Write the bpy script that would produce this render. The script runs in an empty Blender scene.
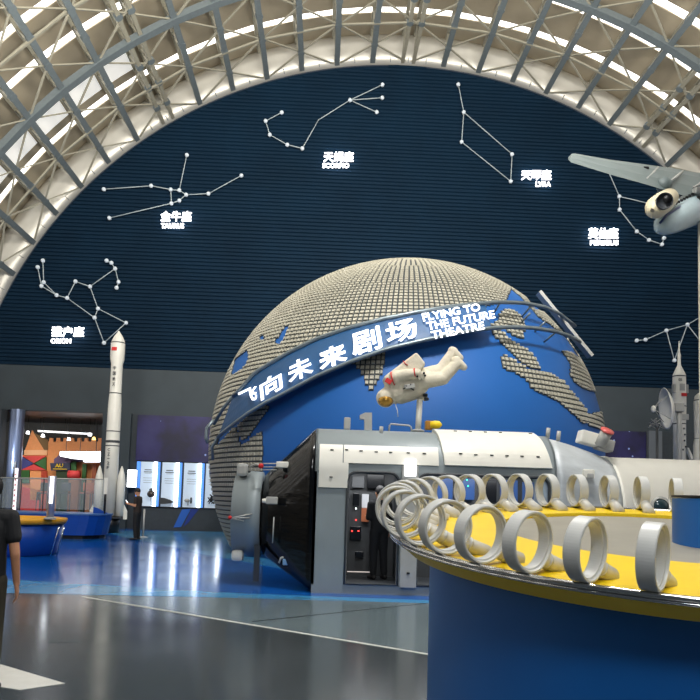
import bpy, math, random
from mathutils import Vector, Matrix
PI = math.pi
random.seed(7)
S = bpy.context.scene
COL = S.collection

# ---------------------------------------------------------------- camera
F = 730.0; CXP = 350.0; CYP = 440.0          # focal length and principal point, in pixels of the 700 frame
ROLL = math.radians(1.72); PITCH = math.radians(4.5); YAW = math.radians(2.2)
EYE = Vector((0, 0, 1.62))
fh = Vector((math.sin(YAW), math.cos(YAW), 0)); r0 = Vector((math.cos(YAW), -math.sin(YAW), 0)); up0 = Vector((0, 0, 1))
FWD = fh*math.cos(PITCH) + up0*math.sin(PITCH)
UPV = up0*math.cos(PITCH) - fh*math.sin(PITCH)
RC = r0*math.cos(ROLL) + UPV*math.sin(ROLL)
UC = -r0*math.sin(ROLL) + UPV*math.cos(ROLL)
cam_d = bpy.data.cameras.new('camera'); cam = bpy.data.objects.new('camera', cam_d); COL.objects.link(cam)
M = Matrix((RC, UC, -FWD)).transposed().to_4x4(); M.translation = EYE
cam.matrix_world = M
cam_d.sensor_fit = 'HORIZONTAL'; cam_d.sensor_width = 36.0; cam_d.lens = 36.0*F/700.0
cam_d.shift_y = (CYP-350.0)/700.0
cam_d.clip_end = 200
S.camera = cam

def ray(px, py):
    return RC*((px-CXP)/F) + FWD + UC*((CYP-py)/F)
def at_y(px, py, Y):
    d = ray(px, py); return EYE + d*((Y-EYE.y)/d.y)
def at_z(px, py, z=0.0):
    d = ray(px, py); return EYE + d*((z-EYE.z)/d.z)
def at_sphere(px, py, c, R):
    d = ray(px, py).normalized(); oc = EYE-c; b = d.dot(oc); q = b*b-(oc.dot(oc)-R*R)
    if q < 0: q = 0
    return EYE + d*(-b-math.sqrt(q))
def project(p):
    v = p-EYE; w = v.dot(FWD)
    return (CXP+F*v.dot(RC)/w, CYP-F*v.dot(UC)/w)

# ---------------------------------------------------------------- world, lights, exposure
S.view_settings.view_transform = 'Standard'; S.view_settings.look = 'None'
S.view_settings.gamma = 1.0; S.view_settings.use_curve_mapping = False
S.view_settings.exposure = 0.0
W = bpy.data.worlds.new('world'); S.world = W; W.use_nodes = True
W.node_tree.nodes['Background'].inputs[0].default_value = (0.62, 0.72, 0.85, 1)
W.node_tree.nodes['Background'].inputs[1].default_value = 0.10

def lamp(kind, name, loc, target, power, color, size=1.0, size_y=None, spot=60, blend=.6):
    d = bpy.data.lights.new(name, kind); o = bpy.data.objects.new(name, d); COL.objects.link(o)
    o.location = loc; d.energy = power; d.color = color
    v = Vector(target)-Vector(loc); o.rotation_euler = v.to_track_quat('-Z', 'Y').to_euler()
    if kind == 'AREA':
        d.shape = 'RECTANGLE'; d.size = size; d.size_y = size_y or size
    elif kind == 'SPOT':
        d.spot_size = math.radians(spot); d.spot_blend = blend; d.shadow_soft_size = size
    else: d.shadow_soft_size = size
    return o
lamp('AREA', 'fill_rear', (0.5, -3.5, 8.0), (1.2, 4.0, .6), 330, (.93, .97, 1), 3.0, 1.5)  # unseen area lamp added behind the camera to brighten the table front
WARM = (1.0, .90, .74); COOL = (.86, .93, 1.0); NEUT = (1.0, .97, .92)
# unseen floodlights and added fills under the vault, above and behind the camera
lamp('SPOT', 'flood_globe', (2, 6, 17.5), (2.5, 22, 7.5), 7600, NEUT, .5, spot=52)
lamp('AREA', 'flood_module', (2.5, 9.0, 13.0), (2.6, 13.6, 1.5), 1050, NEUT, 2.5, 1.2)
lamp('AREA', 'flood_table', (1.0, 1.0, 9.5), (2.6, 4.6, 1.2), 320, NEUT, 2.0, 1.2)
lamp('AREA', 'fill_roof', (3, 14.0, 12.5), (3, 25, 22), 4200, (1, .94, .84), 14, 2)  # this and the next: area lamps added out of view to brighten the roof
lamp('AREA', 'fill_left', (-7, 13.0, 10.5), (-14, 25, 16), 1300, (1, .94, .84), 5, 2)
lamp('AREA', 'flood_wall', (3, 8.0, 17.0), (3, 31, 8), 200, COOL, 10, 2)

# ---------------------------------------------------------------- materials
def s2l(c):
    c = c/255.0
    return c/12.92 if c <= .04045 else ((c+.055)/1.055)**2.4
def rgb(r, g, b): return (s2l(r), s2l(g), s2l(b), 1)
MATS = {}
def mat(name, col, rough=.5, metal=0.0, emit=None, es=0.0, noise=0.0, nscale=8.0, bump=0.0, bscale=40.0, spec=.5, alpha=1.0, trans=0.0, coat=0.0, rvar=0.0, stretch=None):
    if name in MATS: return MATS[name]
    m = bpy.data.materials.new(name); m.use_nodes = True; nt = m.node_tree; b = nt.nodes['Principled BSDF']
    b.inputs['Base Color'].default_value = col; b.inputs['Roughness'].default_value = rough; b.inputs['Metallic'].default_value = metal
    b.inputs['Specular IOR Level'].default_value = spec
    if coat: b.inputs['Coat Weight'].default_value = coat; b.inputs['Coat Roughness'].default_value = .08
    if trans: b.inputs['Transmission Weight'].default_value = trans
    if alpha < 1: b.inputs['Alpha'].default_value = alpha
    if emit: b.inputs['Emission Color'].default_value = emit; b.inputs['Emission Strength'].default_value = es
    tc = nt.nodes.new('ShaderNodeTexCoord'); mp = nt.nodes.new('ShaderNodeMapping'); nt.links.new(tc.outputs['Object'], mp.inputs[0])
    if stretch: mp.inputs['Scale'].default_value = stretch
    nz = nt.nodes.new('ShaderNodeTexNoise'); nz.inputs['Scale'].default_value = nscale; nz.inputs['Detail'].default_value = 4
    nt.links.new(mp.outputs[0], nz.inputs['Vector'])
    if noise:
        mx = nt.nodes.new('ShaderNodeMix'); mx.data_type = 'RGBA'; mx.blend_type = 'MULTIPLY'; mx.inputs[0].default_value = 1
        rp = nt.nodes.new('ShaderNodeMapRange'); rp.inputs[1].default_value = .3; rp.inputs[2].default_value = .7
        rp.inputs[3].default_value = 1-noise; rp.inputs[4].default_value = 1+noise*.5
        nt.links.new(nz.outputs[0], rp.inputs[0]); nt.links.new(rp.outputs[0], mx.inputs[7]); mx.inputs[6].default_value = col
        nt.links.new(mx.outputs[2], b.inputs['Base Color'])
    if rvar:
        rr = nt.nodes.new('ShaderNodeMapRange'); rr.inputs[1].default_value = .3; rr.inputs[2].default_value = .7
        rr.inputs[3].default_value = max(.02, rough-rvar); rr.inputs[4].default_value = rough+rvar
        nt.links.new(nz.outputs[0], rr.inputs[0]); nt.links.new(rr.outputs[0], b.inputs['Roughness'])
    if bump:
        nb = nt.nodes.new('ShaderNodeTexNoise'); nb.inputs['Scale'].default_value = bscale; nb.inputs['Detail'].default_value = 3
        nt.links.new(mp.outputs[0], nb.inputs['Vector'])
        bp = nt.nodes.new('ShaderNodeBump'); bp.inputs['Strength'].default_value = bump; bp.inputs['Distance'].default_value = .02
        nt.links.new(nb.outputs[0], bp.inputs['Height']); nt.links.new(bp.outputs[0], b.inputs['Normal'])
    MATS[name] = m; return m

wall_blue = mat('corrugated_navy', rgb(6, 34, 54), .75, spec=.15, noise=.15, nscale=.6)
wall_grey = mat('wall_grey', rgb(50, 60, 66), .7, noise=.12, nscale=1.2)
wall_dark = mat('wall_dark', rgb(46, 54, 60), .6, noise=.15)
roof_panel = mat('roof_panel', rgb(166, 156, 136), .75, noise=.12, nscale=.8)
cove_metal = mat('cove_metal', rgb(200, 198, 190), .42, metal=.45, noise=.12, nscale=.7)
steel_blue = mat('steel_blue_grey', rgb(104, 114, 118), .5, noise=.1)
steel_cream = mat('steel_cream', rgb(150, 147, 132), .5, noise=.1)
skylight = mat('skylight', rgb(230, 230, 225), .4, emit=(1, .97, .92, 1), es=3.0)
skylight_dim = mat('skylight_dim', rgb(220, 220, 215), .4, emit=(1, .98, .94, 1), es=.55, noise=.2, nscale=2)
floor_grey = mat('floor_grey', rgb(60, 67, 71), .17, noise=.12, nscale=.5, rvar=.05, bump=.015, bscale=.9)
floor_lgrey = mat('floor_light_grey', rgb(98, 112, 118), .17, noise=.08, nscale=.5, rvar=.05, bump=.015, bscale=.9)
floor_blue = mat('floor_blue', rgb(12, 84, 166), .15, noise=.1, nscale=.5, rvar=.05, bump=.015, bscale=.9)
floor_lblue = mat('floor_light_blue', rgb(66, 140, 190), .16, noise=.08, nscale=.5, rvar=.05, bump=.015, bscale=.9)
white_paint = mat('white_paint', rgb(205, 205, 200), .4, noise=.06)
line_dark = mat('line_dark', rgb(26, 36, 42), .4)
white_m = mat('white_enamel', rgb(226, 224, 214), .38, noise=.05, nscale=3)
offwhite = mat('off_white', rgb(206, 205, 196), .45, noise=.06, nscale=3)
grey_m = mat('module_grey', rgb(136, 146, 150), .42, metal=.1, noise=.08, nscale=2)
silver = mat('silver_foil', rgb(186, 192, 196), .4, metal=.15, noise=.15, nscale=2, bump=.9, bscale=3, stretch=(.6, 2, 3))
lgrey = mat('light_grey', rgb(168, 168, 164), .4, noise=.06)
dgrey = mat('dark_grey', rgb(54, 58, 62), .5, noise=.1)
black = mat('black', rgb(12, 13, 15), .4)
gloss_black = mat('gloss_black_film', rgb(6, 7, 9), .14, bump=.45, bscale=2.2, stretch=(.5, 1, 2.5), spec=.35, coat=.1)
ocean = mat('globe_blue', rgb(2, 86, 160), .6, noise=.06, nscale=.6)
ocean_pale = mat('globe_banner_blue', rgb(24, 74, 118), .45, noise=.06)
tile_m = mat('globe_tile', rgb(172, 168, 152), .5, noise=.12, nscale=1.5)
tile_base = mat('globe_tile_base', rgb(58, 64, 66), .6)
metal_t = mat('metal_tube', rgb(120, 132, 138), .35, metal=.6)
chrome = mat('chrome', rgb(200, 200, 200), .12, metal=1.0)
yellow = mat('yellow_paint', rgb(236, 200, 20), .38, noise=.05)
tbl_blue = mat('table_blue', rgb(4, 92, 168), .42, noise=.08, nscale=2)
hoop_m = mat('hoop_grey', rgb(196, 197, 194), .33, noise=.08, nscale=6)
hoop_in = mat('hoop_inner', rgb(200, 198, 190), .35)
tbl_grey = mat('table_inner_grey', rgb(142, 138, 126), .5, noise=.12, nscale=3)
red = mat('flag_red', rgb(200, 28, 28), .5)
pinkred = mat('lens_red', rgb(205, 90, 84), .4)
text_lit = mat('lit_text', rgb(240, 240, 245), .5, emit=(.93, .96, 1, 1), es=1.6)
text_sign = mat('lit_sign_text', rgb(240, 240, 245), .5, emit=(1, .97, 1, 1), es=4.0)
lamp_white = mat('lamp_white', rgb(240, 240, 245), .5, emit=(.93, .97, 1, 1), es=4.0)
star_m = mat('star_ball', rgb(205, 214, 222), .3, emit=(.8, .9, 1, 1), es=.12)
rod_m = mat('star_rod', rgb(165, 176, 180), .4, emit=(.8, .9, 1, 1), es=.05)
skin = mat('skin', rgb(190, 136, 104), .5, noise=.06, nscale=20)
hair = mat('hair', rgb(16, 14, 14), .6, bump=.4, bscale=60)
tee = mat('black_tshirt', rgb(20, 22, 26), .85, noise=.12, nscale=9)
olive = mat('olive_trousers', rgb(54, 50, 38), .85, noise=.15, nscale=9)
brownshirt = mat('brown_shirt', rgb(44, 34, 28), .85)
shoe_m = mat('shoe', rgb(24, 22, 22), .6)
suit = mat('space_suit', rgb(214, 206, 186), .7, noise=.12, nscale=5, bump=.6, bscale=14)
gold = mat('gold_visor', rgb(196, 150, 70), .2, metal=.7)
orange = mat('orange_wall', rgb(214, 124, 64), .6, noise=.08)
green = mat('green_paint', rgb(40, 96, 44), .6)
purple = mat('purple_paint', rgb(88, 70, 110), .6)
glass = mat('rail_glass', (.6, .7, .75, 1), .05, alpha=.16)

# ---------------------------------------------------------------- mesh building
class MB:
    def __init__(s): s.v = []; s.f = []; s.m = []; s.mats = []; s.sm = []
    def mi(s, m):
        if m not in s.mats: s.mats.append(m)
        return s.mats.index(m)
    def add(s, vs, fs, m, smooth=False):
        b = len(s.v); i = s.mi(m)
        s.v += [tuple(x) for x in vs]
        for f in fs: s.f.append(tuple(b+k for k in f)); s.m.append(i); s.sm.append(smooth)
    def box(s, c, d, m, rot=None):
        c = Vector(c); hx, hy, hz = d[0]/2, d[1]/2, d[2]/2
        vs = [Vector((x, y, z)) for x in (-hx, hx) for y in (-hy, hy) for z in (-hz, hz)]
        if rot: vs = [rot @ q for q in vs]
        s.add([c+q for q in vs], [(0,1,3,2),(4,6,7,5),(0,4,5,1),(2,3,7,6),(0,2,6,4),(1,5,7,3)], m)
    def rbox(s, c, d, m, bev=.02, rot=None):            # box with chamfered edges
        import bmesh
        bm = bmesh.new(); bmesh.ops.create_cube(bm, size=1.0)
        for v in bm.verts: v.co = Vector((v.co.x*d[0], v.co.y*d[1], v.co.z*d[2]))
        bmesh.ops.bevel(bm, geom=bm.edges[:], offset=min(bev, min(d)*.45), segments=2, affect='EDGES', profile=.6)
        vs = [v.co.copy() for v in bm.verts]; fs = [[v.index for v in f.verts] for f in bm.faces]; bm.free()
        if rot: vs = [rot @ q for q in vs]
        c = Vector(c); s.add([c+q for q in vs], fs, m)
    def tube(s, pts, r, m, n=8, closed=False, caps=True, smooth=True):
        pts = [Vector(p) for p in pts]; k = len(pts); rs = r if isinstance(r, (list, tuple)) else [r]*k
        rings = []; ref = None
        for i, p in enumerate(pts):
            if closed: t = pts[(i+1) % k]-pts[i-1]
            else: t = pts[min(i+1, k-1)]-pts[max(i-1, 0)]
            t.normalize()
            if ref is None:
                ref = Vector((0, 0, 1)) if abs(t.z) < .9 else Vector((1, 0, 0))
            a = t.cross(ref); a.normalize(); b = a.cross(t); ref = b
            rings.append([p+(a*math.cos(2*PI*j/n)+b*math.sin(2*PI*j/n))*rs[i] for j in range(n)])
        vs = [q for rg in rings for q in rg]; fs = []
        for i in range(k if closed else k-1):
            i2 = (i+1) % k
            for j in range(n): fs.append((i*n+j, i*n+(j+1) % n, i2*n+(j+1) % n, i2*n+j))
        if caps and not closed: fs.append(tuple(range(n))[::-1]); fs.append(tuple((k-1)*n+j for j in range(n)))
        s.add(vs, fs, m, smooth)
    def bar(s, a, b, w, h, m, up=Vector((0, 0, 1))):     # rectangular bar from a to b
        a = Vector(a); b = Vector(b); t = (b-a).normalized(); x = t.cross(up)
        if x.length < 1e-4: x = t.cross(Vector((1, 0, 0)))
        x.normalize(); u = x.cross(t)
        o = [x*(-w/2)+u*(-h/2), x*(w/2)+u*(-h/2), x*(w/2)+u*(h/2), x*(-w/2)+u*(h/2)]
        s.add([a+q for q in o]+[b+q for q in o], [(0,1,2,3),(7,6,5,4),(0,4,5,1),(1,5,6,2),(2,6,7,3),(3,7,4,0)], m)
    def lathe(s, prof, o, axis, m, n=32, smooth=True, a0=0, a1=2*PI, caps=False):     # prof: list of (distance along axis, radius)
        o = Vector(o); ax = Vector(axis).normalized()
        u = ax.cross(Vector((0, 0, 1)) if abs(ax.z) < .9 else Vector((1, 0, 0))).normalized(); w = ax.cross(u)
        full = abs(a1-a0-2*PI) < 1e-6; cnt = n if full else n+1
        vs = [o+ax*d+(u*math.cos(a0+(a1-a0)*j/n)+w*math.sin(a0+(a1-a0)*j/n))*r for d, r in prof for j in range(cnt)]
        fs = []
        for i in range(len(prof)-1):
            for j in range(n):
                j2 = (j+1) % cnt; fs.append((i*cnt+j, i*cnt+j2, (i+1)*cnt+j2, (i+1)*cnt+j))
        if caps:
            fs.append(tuple(range(cnt))); fs.append(tuple((len(prof)-1)*cnt+j for j in range(cnt))[::-1])
        s.add(vs, fs, m, smooth)
    def prism(s, poly, d, m, smooth=False):              # poly: 3D points, extruded by the vector d
        d = Vector(d); k = len(poly); p = [Vector(q) for q in poly]
        s.add(p+[q+d for q in p], [tuple(range(k))[::-1], tuple(k+i for i in range(k))]+[(i, (i+1) % k, k+(i+1) % k, k+i) for i in range(k)], m, smooth)
    def ball(s, c, r, m, n=16, sc=(1, 1, 1), rot=None):
        c = Vector(c); h = n//2; vs = []; fs = []
        for i in range(h+1):
            t = PI*i/h
            for j in range(n):
                q = Vector((math.sin(t)*math.cos(2*PI*j/n)*sc[0], math.sin(t)*math.sin(2*PI*j/n)*sc[1], math.cos(t)*sc[2]))*r
                if rot: q = rot @ q
                vs.append(c+q)
        for i in range(h):
            for j in range(n): fs.append((i*n+j, (i+1)*n+j, (i+1)*n+(j+1) % n, i*n+(j+1) % n))
        s.add(vs, fs, m, True)
    def build(s, name, parent=None, weld=True):
        me = bpy.data.meshes.new(name); me.from_pydata(s.v, [], s.f)
        for q in s.mats: me.materials.append(q)
        me.polygons.foreach_set('material_index', s.m); me.polygons.foreach_set('use_smooth', s.sm)
        me.validate(); me.update()
        import bmesh
        bm = bmesh.new(); bm.from_mesh(me)
        if weld: bmesh.ops.remove_doubles(bm, verts=bm.verts, dist=1e-5)
        bmesh.ops.recalc_face_normals(bm, faces=bm.faces); bm.to_mesh(me); bm.free()
        o = bpy.data.objects.new(name, me); COL.objects.link(o)
        if parent is not None:
            o.parent = parent; o.matrix_parent_inverse = world_of(parent).inverted()
        return o
def world_of(o):
    m = Matrix.LocRotScale(o.location, o.rotation_euler, o.scale)
    return world_of(o.parent) @ o.matrix_parent_inverse @ m if o.parent else m
def thing(name, label, cat, loc, group=None):
    o = bpy.data.objects.new(name, None); COL.objects.link(o); o.location = loc; o.empty_display_size = .2
    o['label'] = label; o['category'] = cat
    if group: o['group'] = group
    return o
def tag(o, label, cat, group=None, kind=None):
    o['label'] = label; o['category'] = cat
    if group: o['group'] = group
    if kind: o['kind'] = kind
    return o
def struct(o): o['kind'] = 'structure'; return o
def text_geo(txt, extrude=.0, bold=.0):                  # glyph mesh, box of the text scaled to 0..1 x 0..1
    cu = bpy.data.curves.new('t', 'FONT'); cu.body = txt; cu.size = 1; cu.extrude = .05; cu.offset = bold; cu.resolution_u = 3
    ob = bpy.data.objects.new('t', cu); COL.objects.link(ob)
    dg = bpy.context.evaluated_depsgraph_get(); me = bpy.data.meshes.new_from_object(ob.evaluated_get(dg))
    vs = [v.co.copy() for v in me.vertices]; fs = [tuple(p.vertices) for p in me.polygons]
    bpy.data.objects.remove(ob); bpy.data.curves.remove(cu); bpy.data.meshes.remove(me)
    x0 = min(v.x for v in vs); x1 = max(v.x for v in vs); y0 = min(v.y for v in vs); y1 = max(v.y for v in vs)
    return [((v.x-x0)/(x1-x0), (v.y-y0)/(y1-y0), (v.z+.05)/.1) for v in vs], fs
def text_mb(mb, txt, m, f, bold=.0):
    vs, fs = text_geo(txt, bold=bold); mb.add([f(*v) for v in vs], fs, m)
# ---------------------------------------------------------------- the hall: vault, end wall, floor
VX, VZ, VR, WY = 3.365, 2.495, 19.0, 32.0
def vp(phi, R, Y):
    a = math.radians(phi); return Vector((VX+R*math.sin(a), Y, VZ+R*math.cos(a)))
def lath_y(mb, prof, m, phi0, phi1, n, smooth=False):     # prof: list of (Y, radius) turned about the vault's axis
    mb.lathe(prof, (VX, 0, VZ), (0, 1, 0), m, n=n, smooth=smooth, a0=math.radians(phi0-90), a1=math.radians(phi1-90))
ZS = 6.94
mb = MB()                                                 # corrugated end wall under the arch
z = ZS; SP = .17
while z < VZ+VR-.1:
    hw = math.sqrt(max(.01, VR**2-(min(z+SP, VZ+VR-.02)-VZ)**2))
    prof = [(WY+.09, z), (WY+.03, z+.03), (WY+.02, z+.11), (WY+.09, z+.135), (WY+.09, z+SP), (WY+.3, z+SP), (WY+.3, z)]
    mb.prism([(VX-hw, y, q) for y, q in prof], (2*hw, 0, 0), wall_blue)
    z += SP
arc = [vp(-90+2*i, VR+.02, WY+.12) for i in range(91)]
arc = [p for p in arc if p.z > ZS]
mb.prism([p for p in arc], (0, .2, 0), wall_blue)
struct(mb.build('wall_back'))
XL = at_y(104, 450, WY).x                                 # right edge of the opening on the far side
mb = MB()
mb.box(((-16.5+24)/2, WY+.2, (4.97+ZS)/2), (40.5, .4, ZS-4.97), wall_grey)
mb.box(((XL+24)/2, WY+.2, 4.97/2), (24-XL, .4, 4.97), wall_dark)
struct(mb.build('wall_back_lower'))
for n, (xa, xb) in enumerate([(XL-.05, XL+1.15)]):
    mb = MB(); mb.box(((xa+xb)/2, WY-.12, 2.48), (xb-xa, .3, 4.97), wall_grey)
    struct(mb.build('trim_1'))
mb = MB(); lath_y(mb, [(WY, VR), (WY-.16, VR+.03), (WY-.28, VR+.2), (WY-.35, VR+.5), (WY-.38, VR+.8), (WY-.36, VR+1.05), (WY-.28, VR+1.25), (WY-.1, VR+1.4), (WY+.3, VR+1.48)], cove_metal, -98, 98, 160, True)
struct(mb.build('trim_2'))
# joint ribs of the cove
mb = MB()
for i in range(-39, 40):
    phi = i*2.45
    mb.bar(vp(phi, VR+.03, WY-.17), vp(phi, VR+.2, WY-.3), .03, .02, steel_blue)
struct(mb.build('trim_3'))
SL = [30.3, 28.1, 26.05, 24.05, 22.0, 20.0, 18.0, 16.0, 14.0, 12.0, 10.0, 7.0, 4.0, 1.0, -2.0, -6.0]
mb = MB(); prev = WY+.3
RU = VR+1.45
for y in SL:
    yb = y+.24
    lath_y(mb, [(prev, RU), (yb, RU+.06), (yb, RU+.14), (prev, RU+.14), (prev, RU)], roof_panel, -97.5, 97.5, 40)
    prev = y-.24
struct(mb.build('ceiling'))
for i, y in enumerate(SL[:-1]):
    mb = MB(); lath_y(mb, [(y+.26, RU+.1), (y-.26, RU+.1)], skylight, -90, 90, 40)
    struct(mb.build('window_%d' % (i+1)))
# a row of larger roof lights low on the left flank
mb = MB()
for p0 in (-58.8, -53.9, -49.0, -44.1, -39.2):
    lath_y(mb, [(29.5, RU-.06), (28.35, RU-.06)], skylight_dim, p0+.35, p0+4.55, 2)
struct(mb.build('window_%d' % (len(SL))))
tn = 4
def chord_beam(phi, double=False):
    mb = MB(); y0, y1 = WY-.05, 12.0
    a = math.radians(phi); up = Vector((math.sin(a), 0, math.cos(a)))
    for ph in ((phi-.75, phi+.75) if double else (phi,)):
        w = .15 if double else .22
        mb.bar(vp(ph, VR+.1, y0), vp(ph, VR+.1, y1), w, .16, steel_cream if double else steel_blue, up)
        mb.bar(vp(ph, VR+1.25, y0), vp(ph, VR+1.25, y1), .14, .14, steel_cream, up)
        odd = int(round(phi/4.9)) % 2
        y = 30.6 if odd else 29.1
        lo = [WY-.1]
        while y > y1: lo.append(y); y -= 1.5
        for A, B in zip(lo, lo[1:]):
            m_ = (A+B)/2
            mb.bar(vp(ph, VR+.1, A), vp(ph, VR+1.2, m_), .09, .09, steel_cream, up)
            mb.bar(vp(ph, VR+1.2, m_), vp(ph, VR+.1, B), .09, .09, steel_cream, up)
            mb.bar(vp(ph, VR+1.2, m_), vp(ph, VR+1.45, m_), .06, .06, black, up)
        for A in lo[1:]:
            mb.lathe([(-.09, .15), (.09, .15)], vp(ph, VR+.1, A), up, steel_blue, n=10, caps=True, smooth=False)
    return struct(mb.build('trim_%d' % tn))
for k in range(-17, 18):
    chord_beam(k*4.9, k in (-7, 0, 7)); tn += 1
for y, w in ((26.1, .34), (20.1, .34)):                   # main transverse arches
    mb = MB()
    lath_y(mb, [(y-w/2, VR-.02), (y+w/2, VR-.02), (y+w/2, VR+.22), (y-w/2, VR+.22), (y-w/2, VR-.02)], steel_blue, -88, 88, 36)
    struct(mb.build('trim_%d' % tn)); tn += 1
for y in (29.1, 23.1, 17.1):                              # light purlins between every second beam
    mb = MB()
    for k in range(-18, 18, 2):
        mb.bar(vp(k*4.9, VR+.1, y), vp((k+2)*4.9, VR+.1, y), .09, .07, steel_cream)
    struct(mb.build('trim_%d' % tn)); tn += 1
for y in (24.6, 22.0, 27.6):
    mb = MB()
    for k in range(-18, 18):
        mb.bar(vp(k*4.9, VR+1.2, y), vp((k+1)*4.9, VR+1.2, y), .07, .07, steel_cream)
    struct(mb.build('trim_%d' % tn)); tn += 1
for y in (32.05, 29.1, 26.1, 23.1, 20.1, 17.1):           # crossed braces of the diagrid, one mesh to each bay
    mb = MB()
    for k in range(-18, 18):
        # nodes: even beams at y, odd beams at y-1.5
        e, o = (k, k+1) if k % 2 == 0 else (k+1, k)
        for yy in (y, y-3.0):
            mb.bar(vp(e*4.9, VR+.1, min(yy, 31.95)), vp(o*4.9, VR+.1, y-1.5), .07, .05, steel_cream)
    struct(mb.build('trim_%d' % tn)); tn += 1

def strip(name, pts, z0, z1, m, kind=True):
    mb = MB(); mb.prism([(p[0], p[1], z0) for p in pts], (0, 0, z1-z0), m); o = mb.build(name); return struct(o)
strip('floor', [(-24, -8), (27, -8), (27, 44), (-24, 44)], -.3, 0, floor_blue)
P = lambda x, y: at_z(x, y, 0).to_2d()
def line_ext(a, b, X):
    t = (X-a.x)/(b.x-a.x); return a+(b-a)*t
a, b = P(0, 593), P(240, 598)
gl, gr = line_ext(a, b, -24), line_ext(a, b, 27)
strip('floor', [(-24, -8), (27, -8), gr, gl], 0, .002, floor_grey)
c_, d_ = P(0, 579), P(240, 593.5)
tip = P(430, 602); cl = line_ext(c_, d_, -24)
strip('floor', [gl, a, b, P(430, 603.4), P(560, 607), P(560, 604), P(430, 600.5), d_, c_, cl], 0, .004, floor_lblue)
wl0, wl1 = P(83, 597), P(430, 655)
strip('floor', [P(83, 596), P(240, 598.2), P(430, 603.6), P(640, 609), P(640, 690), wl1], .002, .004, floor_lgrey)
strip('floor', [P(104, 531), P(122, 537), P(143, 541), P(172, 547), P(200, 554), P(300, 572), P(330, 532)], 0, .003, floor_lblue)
def stripe(name, p, q, w, z, m):
    d = (q-p).normalized(); n = Vector((-d.y, d.x))*w/2
    return strip(name, [p-n, q-n, q+n, p+n], .002, z, m)
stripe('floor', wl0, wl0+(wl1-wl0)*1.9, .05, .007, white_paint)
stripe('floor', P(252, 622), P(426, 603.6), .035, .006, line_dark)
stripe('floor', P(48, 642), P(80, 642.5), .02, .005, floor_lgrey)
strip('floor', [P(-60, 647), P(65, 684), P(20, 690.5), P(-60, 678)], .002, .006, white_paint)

# ---------------------------------------------------------------- constellations on the end wall
def cpt(x, y): return at_y(x, y, WY-.2)
def constellation(label, stars, lines, nodes, name='constellation_sculpture'):
    pts = {k: cpt(*v) for k, v in nodes.items()}
    c = sum(pts.values(), Vector())/len(pts)
    t = thing(name, label, 'constellation', c, 'constellation figures on the end wall')
    for s_ in stars:
        mb = MB(); mb.ball(pts[s_], .092, star_m, 12); mb.tube([pts[s_], pts[s_]+Vector((0, .19, 0))], .03, rod_m, 6); mb.build('star', t)
    for i, j in lines:
        mb = MB(); mb.tube([pts[i], pts[j]], .021, rod_m, 6); mb.build('rod', t)
def grp(sc, ox, oy, L): return {i: (ox+x/sc, oy+y/sc) for i, (x, y) in enumerate(L)}
N = grp(3.5, 0, 230, [(150,107),(132,130),(153,183),(145,196),(198,228),(235,238),(264,180),(315,198),(403,135),(390,115),(373,107),(415,182),(408,202),(343,275),(331,307),(441,325),(364,395)])
constellation('large white constellation figure above the word ORION, with two hooked arms and a box', range(17), [(0,2),(1,3),(2,4),(3,4),(4,5),(5,6),(6,7),(7,8),(8,9),(9,10),(8,11),(11,12),(7,13),(5,14),(13,14),(13,15),(14,16),(15,16)], N)
N = grp(2.917, 0, 0, [(303,552),(441,542),(498,553),(500,593),(523,585),(543,568),(523,555),(545,452),(608,565),(319,636),(704,512)])
constellation('white constellation figure above the word TAURUS, with long horn lines', range(11), [(0,1),(1,2),(2,3),(3,9),(3,4),(4,5),(5,6),(2,6),(5,8),(8,10),(6,7)], N)
N = grp(2.917, 230, 0, [(151,328),(104,353),(116,393),(167,422),(211,433),(258,350),(350,292),(445,247),(444,285),(428,327)])
constellation('white constellation figure above the word SCORPIO, curved tail and three claws', [0,1,2,3,4,6,7,8,9], [(0,1),(1,2),(2,3),(3,4),(4,5),(5,6),(6,7),(6,8),(6,9)], N)
N = grp(2.917, 460, 0, [(-5,246),(11,327),(5,414),(152,450),(148,529)])
constellation('white constellation figure left of the word LYRA, a slanted box on a stem', range(5), [(0,1),(1,2),(1,3),(3,4),(2,4)], N)
N = grp(5, 560, 140, [(235,140),(297,282),(298,348),(384,457),(445,500),(510,522),(520,490),(560,345)])
constellation('white constellation figure beside the word PERSEUS, hooked line behind the aircraft wing', range(8), [(0,1),(1,2),(2,3),(3,4),(4,5),(5,6),(1,7)], N)
N = grp(4.375, 540, 240, [(423,440),(462,436),(553,396),(645,370),(588,527),(735,318),(730,480)])
constellation('white constellation figure without a name sign, low above the antenna dish', range(7), [(0,1),(1,2),(2,3),(2,4),(3,4),(3,5),(3,6)], N)
def wall_sign(label, zh, en, b1, b2):
    def box_f(b):
        A, B, C = cpt(b[0], b[3]), cpt(b[2], b[3]), cpt(b[0], b[1])
        return lambda u, v, w: A+(B-A)*u+Vector((0, 0, C.z-A.z))*v+Vector((0, -.06*w, 0))
    A = cpt((b1[0]+b1[2])/2, (b1[1]+b2[3])/2)
    t = thing('constellation_sign', label, 'sign', A, 'lit name signs on the end wall')
    mb = MB(); text_mb(mb, zh, text_sign, box_f(b1), .01 if zh in ('金牛座', '天蝎座') else .02); mb.build('chinese_lettering', t)
    mb = MB(); text_mb(mb, en, text_sign, box_f(b2), .02); mb.build('english_lettering', t)
wall_sign('glowing white sign reading ORION under its name in Chinese', '猎户座', 'ORION', (51.4, 326.6, 84, 337), (51, 338.7, 71, 343.5))
wall_sign('glowing white sign reading TAURUS under its name in Chinese', '金牛座', 'TAURUS', (160.5, 211.5, 191.5, 221.5), (161, 223.5, 184, 228.5))
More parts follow.
